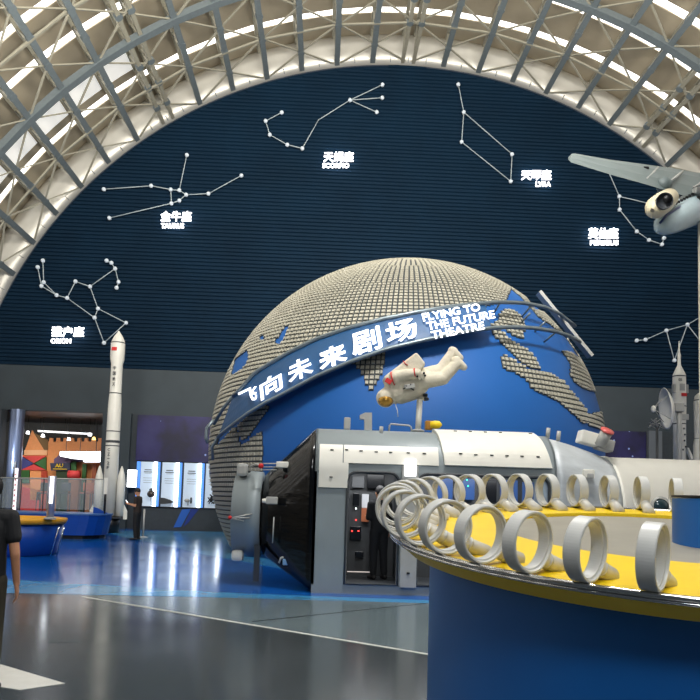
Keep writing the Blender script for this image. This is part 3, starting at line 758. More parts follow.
mb.ball(at_y(230, 517.5, CYM-.85), .035, red, 10); mb.build('antenna_fold', mod)
mb = MB(); mb.tube([at_y(274, 517, MY+.42), at_y(272.5, 543, MY+.42)], .012, lgrey, 6); mb.build('whip_aerial', mod)
mb = MB(); mb.bar(at_y(257.5, 545, MY+.8), at_y(256, 581, MY+.8), .1, .1, dgrey); mb.build('support_leg', mod)
# things on the roof
def roofbox(name, x, y0_, y1_, w, m, Y=CYM-.5, rnd=.02, label=None):
    a, b = at_y(x, y1_, Y), at_y(x, y0_, Y); mb = MB(); mb.rbox((a.x, Y, (a.z+b.z)/2), (w, w*.8, b.z-a.z), m, rnd); o = mb.build(name, mod)
    if label: o['label'] = label
roofbox('star_sensor', 347, 417.5, 429.5, .12, lgrey)
mb = MB(); Y = CYM-.5
pl = [at_y(x, y, Y) for x, y in ((364.5, 430), (364.5, 419), (360, 419), (360, 415), (365, 412.5), (372, 412.5), (372, 430))]
mb.prism(pl, (0, .14, 0), lgrey); mb.build('periscope', mod)
mb = MB(); mb.tube([at_y(x, y, Y) for x, y in ((389, 431), (389.5, 425.5), (391, 424), (409, 425.5), (411, 427), (411.5, 432))], .018, lgrey, 6); mb.build('handrail', mod)
mb = MB(); mb.tube([at_y(381, 434, MY+.5), at_y(381.5, 426.5, MY+.5)], .035, lgrey, 8); mb.build('antenna_stub', mod)
mb = MB(); mb.rbox(at_y(428.5, 425.5, Y), (.13, .14, .17), mat('brass', rgb(170, 120, 50), .4, metal=.5), .02); mb.lathe([(0, .06), (.08, .075), (.17, .07), (.22, .02)], at_y(430, 424.5, Y-.05), (1, 0, 0), yellow, n=14, caps=True); mb.build('beacon', mod)
for x, y0_, y1_ in ((548.5, 428, 436), (559, 431, 439)):
    mb = MB(); mb.tube([at_y(x-1, y1_+2, Y), at_y(x, y0_, Y)], .04, lgrey, 8); mb.build('antenna_stub', mod)
# silver transition and narrow white body
x2 = X_(619, CYM-.9, 470)
secA = rr(MA-.03, MH-.03, RT, .12, CYM, MZ)
mb = MB(); secs = []
for f in (0, .15, .35, .55, .75, .9, 1):
    g = f**1.25; hw = MA-.03+(1.1-MA+.03)*g; hh = MH-.03+(1.1-MH+.03)*g
    secs.append((x1+(x2-x1)*f, rr(hw, hh, RT+(1.1-RT)*f, .12+(1.1-.12)*f, CYM, MZ)))
loft(mb, secs, silver); mb.build('foil_cone', mod)
mb = MB(); mb.lathe([(0, 1.1), (0, 1.12), (.06, 1.12), (.07, 1.1), (6.5, 1.1), (6.6, .9)], (x2, CYM, MZ), (1, 0, 0), white_m, n=64, caps=True); mb.build('white_cylinder', mod)
c_ = at_y(661.5, 505, CYM-1.14); mb = MB(); mb.ball(c_+Vector((0, .05, -.02)), .15, mat('porthole', rgb(40, 60, 66), .15), 20, (1, .6, .9)); mb.lathe([(0, .17), (.06, .17), (.06, .14)], c_+Vector((0, .06, -.02)), (0, -1, 0), lgrey, n=24); mb.build('porthole', mod)
at_part('thruster_plate', 588.5, 474, MY+.12, (.2, .08, .16), white_m); at_part('thruster_plate', 590.5, 476, MY+.06, (.11, .06, .09), lgrey)
mb = MB(); p = at_y(597, 441, CYM-.4); R2 = Matrix.Rotation(math.radians(-14), 3, 'Y').inverted()
mb.rbox(at_y(588, 438.5, CYM-.4), (.36, .3, .24), white_m, .03, R2); mb.rbox(at_y(604, 445, CYM-.4), (.3, .3, .22), lgrey, .03, R2); mb.build('instrument_box', mod)
mb = MB(); q0, q1 = at_y(600, 445, CYM-.6), at_y(607, 431.5, CYM-.75); d = (q1-q0)
mb.lathe([(0, .1), (d.length, .11)], q0, d, lgrey, n=20, caps=True); mb.lathe([(d.length, .125), (d.length+.03, .125)], q0, d, pinkred, n=20, caps=True); o = mb.build('docking_sensor', mod)
# visitor inside the doorway
vp_ = at_y(378, 577, MY+.78)
person('dark-clothed person standing inside the module doorway behind the hoops', (X_(379, MY+.75, 540), MY+.75, .17), math.radians(20),
       {-1: ((-.22, .02, 1.12), (-.14, .22, 1.15)), 1: ((.22, .0, 1.12), (.22, .05, .87))}, tee, tee, h=1.66, voxel=.02, sleeve=2)

# ---------------------------------------------------------------- astronaut over the module
AY = CYM-.3
def A(x, y, dy=0): return at_y(350+x/5.385, 330+y/5.385, AY+dy)
astro = thing('astronaut_figure', 'white-suited astronaut dummy floating face down on a post above the module', 'astronaut', at_y(418, 430, AY), )
mb = MB(); c = lambda a, b, ra, rb: capsule(mb, a, b, ra, rb, suit, 14)
c(A(255, 295), A(380, 262), .25, .2); c(A(250, 335), A(372, 302), .22, .18)                # trunk
c(A(205, 345), A(250, 320), .15, .19)
mb.ball(A(192, 366), .18, suit, 20)
c(A(390, 250, .06), A(490, 215, .06), .165, .12); c(A(490, 215, .06), A(556, 118, .06), .12, .095); c(A(550, 112, .05), A(592, 150, .05), .085, .07)   # far leg
c(A(385, 275, -.1), A(500, 262, -.1), .16, .125); c(A(500, 262, -.1), A(578, 180, -.1), .12, .10); c(A(572, 165, -.1), A(612, 200, -.1), .09, .07)
c(A(245, 255, -.18), A(310, 240, -.24), .13, .11); c(A(310, 240, -.24), A(362, 232, -.28), .11, .085)                              # near arm
for t in ((400, 235), (404, 246), (400, 257), (392, 264)): c(A(372, 240, -.3), A(*t, -.3), .04, .022)
c(A(362, 245, -.3), A(372, 268, -.3), .03, .022)
c(A(275, 365, .1), A(345, 350, .1), .12, .10); c(A(345, 350, .1), A(378, 355, .08), .1, .07)                                # far arm towards the post
for t in ((410, 352), (414, 362), (412, 372), (404, 380)): c(A(384, 360, .05), A(*t, .05), .035, .02)
fuse('body', mb, suit, .016, astro, 3)
mb = MB(); bp = [A(175, 262), A(352, 128), A(400, 188), A(388, 215), A(215, 330)]
mb.prism([p+Vector((0, -.2, 0)) for p in bp], (0, .42, 0), suit)
bpk = mb.build('life_support_pack', astro)
md_ = bpk.modifiers.new('b', 'BEVEL'); md_.width = .04; md_.segments = 3
mb = MB(); mb.ball(A(190, 368), .165, gold, 20, (1, 1, 1)); 
mb = MB(); mb.ball(A(192, 380, -.07), .145, gold, 20, (1.0, .9, .8)); mb.build('visor', astro)
mb = MB(); mb.tube([A(160+35*math.cos(a)+32, 352+22*math.sin(a), -.1+.0*a) for a in [PI*i/8+PI for i in range(9)]], .022, suit, 8); mb.build('helmet_rim', astro)
mb = MB(); mb.rbox(A(207, 275, -.33), (.12, .02, .09), red, .005, Matrix.Rotation(math.radians(30), 3, 'Y')); mb.build('flag_patch', astro)
mb = MB()
for c0, d_, r_ in ((A(232, 262, -.2), A(300, 240, -.24)-A(240, 258, -.18), .135), (A(350, 232, -.27), A(362, 232, -.28)-A(310, 240, -.24), .095)):
    mb.lathe([(-.012, r_), (.012, r_)], c0, d_, red, n=20)
mb.tube([A(285, 165, -.21), A(300, 185, -.21), A(312, 190, -.21)], .01, red, 6); mb.build('red_stripe', astro)
mb = MB(); mb.rbox(A(320, 305, -.25), (.2, .1, .09), lgrey, .02, Matrix.Rotation(math.radians(-10), 3, 'Y'))
mb.build('chest_control_box', astro)
for p in ((285, 318), (300, 300), (345, 325), (330, 290)): mb = MB(); mb.tube([A(315, 305, -.28), A(*p, -.3)], .012, black, 6); mb.build('hose', astro)
for p in ((362, 250), (398, 232), (405, 245)): mb = MB(); mb.ball(A(*p, -.34), .022, black, 8); mb.build('glove_knob', astro)
mb = MB(); mb.tube([A(243, 388, -.1), A(247, 410, -.1), A(256, 435, -.1), A(258, 468, -.1)], .008, white_m, 6); mb.build('tether', astro)
for p in ((405, 350), (412, 372)): 
    mb = MB(); mb.rbox(A(*p), (.09, .1, .05), black, .015); mb.build('glove_grip', astro)
post = thing('display_post', 'slim white post on the module roof carrying the astronaut', 'post', at_y(417, 433, AY))
mb = MB(); mb.tube([A(366, 550), A(370, 470), A(376, 374)], .055, white_m, 14); mb.build('shaft', post)
mb = MB(); mb.lathe([(0, .12), (.03, .12), (.05, .06)], A(366, 548), (0, 0, 1), lgrey, n=20, caps=True); mb.build('base_flange', post)
# ---------------------------------------------------------------- round table of hoops
HS = .27
def CP(x, d, z=0): q = EYE+r0*x+fh*d; return Vector((q.x, q.y, z))
TX, TD, TR = 2.0187, 4.3999, 1.7205
TC = CP(TX, TD, 1.4286); SL_ = .0952
tn_ = (up0-fh*SL_-r0*.0045).normalized()                          # the top tips towards the viewer
te = (r0-tn_*r0.dot(tn_)).normalized(); tf = tn_.cross(te).normalized()          # te to the right, tf away from the viewer along the top
def TP(ang, r, h): return TC+te*(r*math.cos(ang))+tf*(r*math.sin(ang))+tn_*h
table = thing('exhibit_table', 'big round blue table with a tipped yellow top ringed by grey hoops', 'exhibit table', (TC.x, TC.y, 0))
def ring_mesh(prof, m, n=120, mb=None, smooth=True):
    mb = mb or MB(); k = len(prof)
    vs = [TP(2*PI*j/n, r, h) for r, h in prof for j in range(n)]
    fs = [(i*n+j, i*n+(j+1) % n, (i+1)*n+(j+1) % n, (i+1)*n+j) for i in range(k-1) for j in range(n)]
    mb.add(vs, fs, m, smooth); return mb
RI = 1.12; n = 120
def IP(j, r, h): return TP(0, 0, h)+te*(.08+r*math.cos(2*PI*j/n))+tf*(.25+r*math.sin(2*PI*j/n))     # the opening sits off centre
mb = MB(); vs = [TP(2*PI*j/n, TR+.015, 0) for j in range(n)]+[IP(j, RI, 0) for j in range(n)]+[IP(j, RI, -.03) for j in range(n)]
mb.add(vs, [(i*n+j, i*n+(j+1) % n, (i+1)*n+(j+1) % n, (i+1)*n+j) for i in (0, 1) for j in range(n)], yellow); mb.build('tabletop', table)
fb = ring_mesh([(TR+.015, 0), (TR+.02, -.03), (TR-.07, -.105), (TR-.225, -.13)], yellow, smooth=False).build('fascia', table)
mb = MB(); mb.add([IP(j, RI, -.025) for j in range(n)], [tuple(range(n))], tbl_grey); mb.build('inner_deck', table)
n = 120; mb = MB(); rb = TR-.21
vs = [TP(2*PI*j/n, rb, -.12) for j in range(n)]; vs += [Vector((v.x, v.y, 0)) for v in vs]
mb.add(vs, [(j, (j+1) % n, n+(j+1) % n, n+j) for j in range(n)], tbl_blue, True); mb.build('base', table)
mb = MB(); mb.tube([TP(2*PI*j/160, TR+.035, .0) for j in range(160)], .0135, chrome, 10, closed=True)
mb.tube([TP(2*PI*j/160, TR+.036, -.02) for j in range(160)], .008, chrome, 8, closed=True); rail = mb.build('rail', table)
pc = CP(TX+.2, TD-.0, 0); pc = Vector((pc.x, pc.y, 0))
mb = MB(); mb.lathe([(1.36, .25), (1.675, .25)], pc, (0, 0, 1), tbl_blue, n=64); mb.build('centre_drum', table)
mb = MB(); mb.lathe([(1.68, .001), (1.68, .256), (1.693, .256), (1.693, .001)], pc, (0, 0, 1), black, n=64); mb.build('drum_lid', table)
A0 = 1.1808; NH = 41; DA = .1518
# one hoop with its arm, collar and foot, then copies turned round the table
def hoop_at(ang):
    c = TP(ang, TR-.0, HS/2+.0095); tg = (-te*math.sin(ang)+tf*math.cos(ang)).normalized(); rd = (te*math.cos(ang)+tf*math.sin(ang)).normalized()
    return c, tg, rd
c, tg, rd = hoop_at(0)
Ro, Wd = HS/2, .072
mb = MB()
mb.lathe([(-Wd/2, Ro-.004), (-Wd/2+.004, Ro), (Wd/2-.004, Ro), (Wd/2, Ro-.004), (Wd/2, Ro-.011), (Wd/2-.012, Ro-.013), (Wd/2-.014, Ro-.021), (-Wd/2+.014, Ro-.021), (-Wd/2+.012, Ro-.013), (-Wd/2, Ro-.011), (-Wd/2, Ro-.004)], c, tg, hoop_m, n=64, smooth=False)
hoop = mb.build('hoop', table)
s0 = c-rd*Ro*.80-tn_*Ro*.62; s1 = TP(0, TR-.235, .0)
dd = (s1-s0).normalized()
mb = MB(); mb.lathe([(-.012, .034), (.0, .037), (.04, .038), ((s1-s0).length, .046)], s0, s1-s0, hoop_in, n=22, caps=True)
mb.lathe([(.015, .040), (.03, .041)], s0, s1-s0, hoop_m, n=22, caps=True); arm = mb.build('arm', hoop)
mb = MB(); mb.rbox(c-tn_*(Ro+.004)+rd*.01, (.03, .03, .025), black, .004); foot = mb.build('foot', hoop)
Tm = Matrix.Translation(TC) @ Matrix((te, tf, tn_)).transposed().to_4x4(); Ti = Tm.inverted()
protos = (hoop, arm, foot)
c0 = Ti @ c                                              # each hoop is also turned a little about its own upright axis
def place_hoop(o3, ang, tw=0.0):
    G = Tm @ Matrix.Rotation(ang, 4, 'Z') @ Matrix.Translation(c0) @ Matrix.Rotation(tw, 4, 'Z') @ Matrix.Translation(-c0) @ Ti
    o3[0].parent = table; o3[0].matrix_parent_inverse = world_of(table).inverted() @ G
    for q in o3[1:]: q.parent = o3[0]; q.matrix_parent_inverse = Matrix.Identity(4)
for i in range(NH):
    ang = A0+DA*i
    if i == 0: first = ang; o3 = protos
    else:
        o3 = tuple(q.copy() for q in protos)
        for q in o3: COL.objects.link(q)
    place_hoop(o3, ang, math.radians(max(-7, 8-.75*i)))
for i in range(0, 14):
    ang = A0+DA*(i*3+.5)
    mb = MB(); mb.tube([TP(ang, TR+.035, -.005), TP(ang, TR-.07, -.075)], .009, black, 6); mb.build('rail_bracket', table)

# ---------------------------------------------------------------- rockets, dish, aircraft
def rocket_flag(mb, p, w, h, m): mb.rbox(p, (w, .02, h), m, .003)
RY = 28.5
def rx(px, py): return at_y(px, py, RY)
base = rx(114, 516); ctr = Vector((at_y(109.5, 500, RY).x, RY, 0))
zt = lambda y, x=114: at_y(x, y, RY).z
roc = thing('launch_rocket', 'tall white launch rocket model with red flag and strap-on boosters by the shop opening', 'rocket', ctr)
u = RY/F
zb = zt(516); mb = MB()
def zz(y): return zt(y)-0
mb.lathe([(zz(331), .03), (zz(332.5), 1.6*u), (zz(336), 4*u), (zz(340), 6*u), (zz(343), 6.9*u), (zz(359), 6.9*u), (zz(364), 5.7*u), (zz(393), 5.7*u), (zz(396), 5.9*u)], ctr, (0, 0, 1), white_m, n=36); mb.build('fairing_and_upper_stage', roc)
mb = MB(); mb.lathe([(zz(396), 5.9*u), (zz(405), 6.4*u), (zz(440), 6.6*u), (zz(516), 6.8*u), (zz(516), .01)], ctr, (0, 0, 1), white_m, n=36); mb.build('core_stage', roc)
for y, r_, h_ in ((343, 7.0, .02), (393.5, 5.85, .02), (431.5, 6.65, .02), (446, 6.75, .02), (441.8, 6.72, .05)):
    mb = MB(); mb.lathe([(zz(y)-h_, r_*u), (zz(y)+h_, r_*u)], ctr, (0, 0, 1), dgrey, n=36); mb.build('dark_band', roc)
mb = MB(); rocket_flag(mb, Vector((ctr.x-.06, RY-.275, zz(350))), .2, .14, red); mb.build('flag', roc)
def up_text(parent, name, txt, x, y0_, y1_, h, m, Y, rad_off, X0):
    n_c = len(txt)
    mb = MB()
    for i, ch in enumerate(txt):
        hv = h*.2 if ch == '-' else h
        z = at_y(x, y0_+(y1_-y0_)*(i+.5)/n_c, Y).z
        o_ = Vector((X0, Y-rad_off, z)); text_mb(mb, ch, m, lambda a, b, w: o_+Vector(((a-.5)*h*.8, -.01*w, (b-.5)*hv)), .01)
    mb.build(name, parent)
up_text(roc, 'vertical_lettering', '中国航天', 115, 366, 388, .14, dgrey, RY, .238, ctr.x-.02)
up_text(roc, 'vertical_lettering', 'CZ-2F', 114, 448, 470, .115, dgrey, RY, .275, ctr.x-.05)
for dx, dy, f in ((-10.8*u, -.05, 0), (10.8*u, -.05, 0), (0, -10.8*u, 1), (0, 10.8*u, 1)):
    if f and dy < 0: continue
    c_ = ctr+Vector((dx, dy, 0)); zb_ = zt(466)-.0
    mb = MB(); mb.lathe([(zb_, .02), (zb_-.12, 1.6*u), (zb_-.35, 3.1*u), (zb_-.6, 4.0*u), (zz(516), 4.0*u), (zz(516), .01)], c_, (0, 0, 1), white_m, n=24); bst = mb.build('booster', roc)
    if not f:
        s = 1 if dx > 0 else -1; mb = MB(); q = c_+Vector((s*3.8*u, 0, 0))
        mb.prism([q+Vector((0, -.03, zz(504))), q+Vector((s*.14, -.03, zz(511))), q+Vector((s*.14, -.03, zz(519))), q+Vector((0, -.03, zz(519)))], (0, .06, 0), white_m); mb.build('fin', bst)
mb = MB(); mb.lathe([(0, .36), (zz(516), .36)], ctr+Vector((.05, 0, 0)), (0, 0, 1), black, n=24, caps=True); mb.box(ctr+Vector((0, 0, zz(517)-.02)), (1.1, .8, .05), dgrey); mb.build('launch_stand', roc)

RY2 = 20.5; u = RY2/F
def small_rocket(label, pxc, prof, flag, extra, base_px=457):
    X = at_y(pxc, 430, RY2).x; c = Vector((X, RY2, 0)); t = thing('launch_rocket', label, 'rocket', c)
    z = lambda y: at_y(pxc, y, RY2).z
    mb = MB(); mb.lathe([(z(y), r_*u) for y, r_ in prof]+[(0.55, prof[-1][1]*u), (.55, .01)], c, (0, 0, 1), white_m, n=32); mb.build('rocket_body', t)
    mb = MB(); mb.lathe([(0, 10*u), (.5, 10*u), (.55, 9*u)], c, (0, 0, 1), dgrey, n=28, caps=True); mb.build('plinth', t)
    rmax = max(r_ for _, r_ in prof)
    mb = MB(); mb.rbox((X+flag[0]*u, RY2-flag[3]*u-.01, z(flag[1])), (flag[2]*u, .02, flag[2]*.6*u), red, .003); mb.build('flag', t)
    return t, c, z
t, c, z = small_rocket('white rocket model with a thin escape tower, behind the white cylinder of the module', 679.5,
    [(341, .3), (352, .8), (355, 1.6), (358, 1.5), (365, 1.7), (367, 2.6), (375, 6.4), (377, 6.4), (406, 6.7), (425, 6.2), (500, 6.2)], (1.5, 395.5, 5.5, 6.7), None)
for y, r_ in ((376.5, 6.5), (406.5, 6.75), (424, 6.3)): mb = MB(); mb.lathe([(z(y)-.015, r_*u), (z(y)+.015, r_*u)], c, (0, 0, 1), dgrey, n=32); mb.build('dark_band', t)
for s in (-1, 1):
    mb = MB(); mb.rbox(c+Vector((s*6.6*u, -.05, z(389))), (.08, .12, .25), lgrey, .02); mb.build('side_pod', t)
mb = MB(); mb.rbox(c+Vector((0, -6.3*u, z(388))), (.15, .03, .2), lgrey, .01); mb.build('hatch', t)
mb = MB(); mb.rbox(c+Vector((1.6*u, -6.6*u, z(417.5))), (.26, .05, .17), lgrey, .02); mb.rbox(c+Vector((-3.4*u, -6.2*u, z(416))), (.12, .06, .12), black, .02); mb.build('equipment_box', t)
mb = MB()
for x, y in ((676.5, 430.5), (681, 429), (682, 435), (677, 439), (681.5, 441), (683, 447), (680, 450)): mb.rbox(Vector((c.x+(x-679.5)*u, RY2-6.1*u, z(y))), (.05, .03, .05), dgrey, .01)
mb.build('vent_pattern', t)
mb = MB(); p = [c+Vector((dx*u, -.2, z(y))) for dx, y in ((4, 448), (6, 448), (11, 458), (9, 460))]; mb.prism(p, (0, .1, 0), white_m); mb.build('fin', t)
mb = MB(); text_mb(mb, '05', dgrey, lambda a, b, w: Vector((c.x+(-4+a*3.5)*u, RY2-6.5*u-.01*w, z(382)+b*.08)), .0); mb.build('number', t)
t, c, z = small_rocket('white rocket model with a rounded nose, rightmost and behind the module', 701.5,
    [(392.5, .5), (393.5, 3.5), (396, 6.2), (402, 7.2), (438, 6.8), (446, 8.0), (500, 8.0)], (-3.0, 406, 5, 7.2), None)
for y, r_ in ((400.5, 7.2), (439, 6.95)): mb = MB(); mb.lathe([(z(y)-.015, r_*u), (z(y)+.015, r_*u)], c, (0, 0, 1), dgrey, n=32); mb.build('dark_band', t)
mb = MB(); mb.rbox(c+Vector((-3*u, -8.0*u, z(452))), (.14, .03, .22), lgrey, .01); mb.build('hatch', t)

DY = 19.5; u = DY/F
dish = thing('dish_antenna', 'white radar dish with feed struts turned left, beside the slim rocket', 'antenna', at_z(666, 560))
dish.location = (at_y(673, 410, DY).x, DY, 0)
dc = at_y(673.5, 408, DY); ax = Vector((-.93, .16, -.10)).normalized()
mb = MB(); R_d = 21.5*u
pr = [(R_d**2*.0, .0)]; pr = [((i/12)**2*.36*R_d, max(.002, i/12*R_d)) for i in range(13)]
mb.lathe(pr+[(d_+.02, r_) for d_, r_ in reversed(pr)], dc, ax, white_m, n=48)
mb.build('reflector', dish)
fp = at_y(651.5, 409.5, DY)+Vector((0, -.12, 0)); mb = MB(); mb.ball(fp, .09, white_m, 14, (.7, 1, 1.1)); mb.build('feed_horn', dish)
ux = ax.cross(Vector((0, 0, 1))).normalized(); uz = ux.cross(ax)
for k in range(4):
    a = PI/4+k*PI/2; mb = MB(); mb.tube([fp, dc+ax*.36*R_d+(ux*math.cos(a)+uz*math.sin(a))*R_d*.8], .012, lgrey, 6); mb.build('strut', dish)
mb = MB(); mb.rbox(dc-ax*.12, (.25, .25, .25), lgrey, .03); mb.tube([dc-ax*.15, dc-ax*.15-Vector((0, 0, .8)), Vector((dc.x-ax.x*.15, dc.y, .4))], .07, lgrey, 12); mb.lathe([(0, .4), (.4, .3)], (dc.x-ax.x*.15, dc.y, 0), (0, 0, 1), dgrey, n=24, caps=True); mb.build('mast', dish)
# a lattice satellite model behind the dish
lat = thing('satellite_model', 'dark wire lattice model half hidden behind the dish', 'model', (at_y(658, 420, DY+.8).x, DY+.8, 0))
mb = MB(); cc = at_y(657, 424, DY+.8); rnd = random.Random(3)
pts = [cc+Vector((rnd.uniform(-.22, .22), rnd.uniform(-.15, .15), rnd.uniform(-.2, .2))) for _ in range(16)]
for i in range(26): mb.tube([pts[rnd.randrange(16)], pts[rnd.randrange(16)]+Vector((.01, 0, 0))], .01, lgrey, 5)
mb.build('lattice', lat)
mb = MB(); mb.tube([cc-Vector((0, 0, .1)), Vector((cc.x, cc.y, 0))], .04, dgrey, 8); mb.lathe([(0, .25), (.05, .25)], (cc.x, cc.y, 0), (0, 0, 1), dgrey, n=20, caps=True); mb.build('stand', lat)

PY = 15.5; u = PY/F
plane = thing('model_aircraft', 'white model jet aircraft with underwing engine on a tall pole', 'aircraft', (at_y(703, 300, PY).x, PY, 0))
def W3(x, y, dy=0): return at_y(560+x/5, 140+y/5, PY+dy)
alu = mat('aircraft_grey', rgb(98, 110, 110), .4, noise=.08, nscale=2)
mb = MB()        # wing: tapered aerofoil slab from tip to beyond the frame
secs = []
for (x, yl, yt, dy) in ((42, 98, 92, -.9), (55, 112, 70, -.9), (75, 118, 67, -.85), (250, 172, 98, -.55), (430, 222, 122, -.25), (560, 262, 140, -.05), (700, 300, 166, .2), (900, 350, 195, .5)):
    a, b = W3(x, yl, dy-.35), W3(x, yt, dy+.35); mdp = (a+b)/2; th = .03+.07*(x/900)
    secs.append([a, a+(b-a)*.3-Vector((0, 0, th*.3)), a+(b-a)*.7-Vector((0, 0, th*.3)), b, a+(b-a)*.7+Vector((0, 0, th)), a+(b-a)*.3+Vector((0, 0, th))])
n6 = 6; vs = [p for s_ in secs for p in s_]; fs = [(i*n6+j, i*n6+(j+1) % n6, (i+1)*n6+(j+1) % n6, (i+1)*n6+j) for i in range(len(secs)-1) for j in range(n6)]+[tuple(range(6)), tuple((len(secs)-1)*6+j for j in range(6))]
mb.add(vs, fs, alu, False); wing = mb.build('wing', plane)
for (x0_, y0_, x1_, y1_) in ((378, 172, 365, 196), (432, 190, 492, 133), (548, 205, 615, 152), (668, 232, 760, 180)):
    mb = MB(); mb.tube([W3(x0_, y0_+4, -.45), W3((x0_+x1_)/2, (y0_+y1_)/2+6, -.15), W3(x1_, y1_+2, .1)], [.02, .035, .02], lgrey, 8); mb.build('flap_fairing', wing)
mb = MB(); mb.rbox(W3(428, 142, -.1), (.12, .1, .05), black, .01); mb.build('wing_opening', wing)
mb = MB(); e0, e1 = W3(462, 352, -1.5), W3(545, 290, -.6); d = e1-e0; L = d.length
mb.lathe([(0, .04), (.04, .11), (.12, .175), (.3, .225), (L*.6, .23), (L, .2), (L, .17), (L*.75, .16)], e0, d, mat('nacelle_cream', rgb(222, 210, 176), .35), n=32); eng = mb.build('engine', plane)
mb = MB(); jc = W3(522, 306, -1.62); vd = (EYE-jc).normalized(); jd = (vd+Vector((.25, 0, .2))).normalized()
mb.lathe([(-.25, .14), (-.05, .16), (.03, .165), (.03, .15), (-.03, .145), (-.03, .002)], jc, jd, dgrey, n=28); mb.lathe([(-.03, .085), (.035, .08), (.035, .002)], jc+Vector((.06, 0, .045)), jd, black, n=16); mb.build('exhaust', eng)
mb = MB(); mb.lathe([(0, .1), (.1, .17), (.3, .15), (.5, .05)], W3(522, 212, -.45), Vector((.2, .5, .05)), alu, n=20, caps=True); mb.build('engine_pylon', eng)
fus = [(W3(493, 446, -.9), .05), (W3(500, 440, -.85), .16), (W3(520, 425, -.75), .27), (W3(570, 395, -.4), .37), (W3(650, 350, .2), .45), (W3(760, 290, 1.0), .5), (W3(900, 215, 2.0), .5)]
mb = MB(); mb.tube([p for p, _ in fus], [r_*.82 for _, r_ in fus], mat('fuselage', rgb(176, 196, 202), .22, noise=.05), 28); fz = mb.build('fuselage', plane)
mb = MB()
for i in range(9):
    f = i/8; p = W3(560+f*110, 330-f*62, -.78+f*.75); mb.rbox(p+Vector((0, -.05, 0)), (.06, .04, .05), black, .01)
mb.build('cabin_windows', fz)
mb = MB(); mb.tube([W3(500, 415, -1.05), W3(530, 378, -1.0), W3(580, 345, -.75), W3(660, 305, -.2)], .025, mat('stripe_blue', rgb(40, 60, 110), .4), 6); mb.build('cheat_line', fz)
mb = MB(); xp = at_y(702.5, 300, PY).x; ztp = W3(700, 310).z
mb.tube([(xp, PY, 0), (xp, PY, ztp)], .085, mat('pole_cream', rgb(190, 186, 168), .5), 18); mb.lathe([(0, .5), (.06, .5)], (xp, PY, 0), (0, 0, 1), dgrey, n=28, caps=True); mb.build('pole', plane)
mb = MB(); mb.rbox(W3(690, 305, -.1), (.12, .2, .16), black, .02); mb.rbox(W3(693, 262, -.1), (.3, .3, .14), lgrey, .03); mb.build('pole_bracket', plane)

# ---------------------------------------------------------------- lit display wall and murals
nb = WY-.2
pZ0, pZ1 = .99, 2.9
xs = at_y(134, 480, nb).x
mural_m = bpy.data.materials.new('starry_mural'); mural_m.use_nodes = True; nt = mural_m.node_tree; bs = nt.nodes['Principled BSDF']; bs.inputs['Roughness'].default_value = .5
tc = nt.nodes.new('ShaderNodeTexCoord'); nz = nt.nodes.new('ShaderNodeTexNoise'); nz.inputs['Scale'].default_value = .9; nz.inputs['Detail'].default_value = 6
cr = nt.nodes.new('ShaderNodeValToRGB'); cr.color_ramp.elements[0].position = .35; cr.color_ramp.elements[0].color = rgb(18, 18, 48); cr.color_ramp.elements[1].position = .72; cr.color_ramp.elements[1].color = rgb(46, 46, 96)
e_ = cr.color_ramp.elements.new(.55); e_.color = rgb(34, 30, 84)
vo = nt.nodes.new('ShaderNodeTexVoronoi'); vo.inputs['Scale'].default_value = 2.4; lt = nt.nodes.new('ShaderNodeMath'); lt.operation = 'LESS_THAN'; lt.inputs[1].default_value = .10
mx = nt.nodes.new('ShaderNodeMix'); mx.data_type = 'RGBA'; mx.inputs[7].default_value = rgb(150, 170, 225)
nt.links.new(tc.outputs['Object'], nz.inputs[0]); nt.links.new(tc.outputs['Object'], vo.inputs[0]); nt.links.new(nz.outputs[0], cr.inputs[0]); nt.links.new(vo.outputs[0], lt.inputs[0])
nt.links.new(lt.outputs[0], mx.inputs[0]); nt.links.new(cr.outputs[0], mx.inputs[6]); nt.links.new(mx.outputs[2], bs.inputs['Base Color'])
for lab, pa, pb, za, zb in (('dark purple starry sky mural above the lit display panels', 136, 300, 2.95, 4.93), ('dark blue starry mural low on the wall beside the dish antenna', 560, 647, 2.2, 4.93)):
    xa, xb = at_y(pa, 440, nb).x, at_y(pb, 440, nb).x; mb = MB(); mb.box(((xa+xb)/2, WY-.06, (za+zb)/2), (xb-xa, .1, zb-za), mural_m)
    tag(mb.build('starry_mural'), lab, 'mural')
xa = at_y(648, 450, nb).x; mb = MB(); mb.box((xa+.3, WY-.15, 2.5), (.6, .3, 4.95), mat('column_light', rgb(92, 98, 104), .6)); struct(mb.build('trim_60'))
pw = at_y(160, 485, nb).x-at_y(138, 485, nb).x
panel_m = mat('display_panel', rgb(176, 190, 204), .5, emit=(.62, .74, .9, 1), es=.32); blue_l = mat('blue_strip', rgb(60, 120, 220), .4, emit=(.15, .4, 1, 1), es=.7); tube_l = mat('tube_light', rgb(240, 245, 255), .4, emit=(.85, .93, 1, 1), es=5)
edges = [(139.5, 156), (161, 178), (183, 200.5), (205, 222), (227, 244)]
descr = ['first, nearest the standing visitor, with a round dark model', 'second from the visitor, with a dark shuttle model', 'third from the visitor, with a small white craft model', 'fourth from the visitor, partly behind the globe', 'fifth, hidden behind the globe']
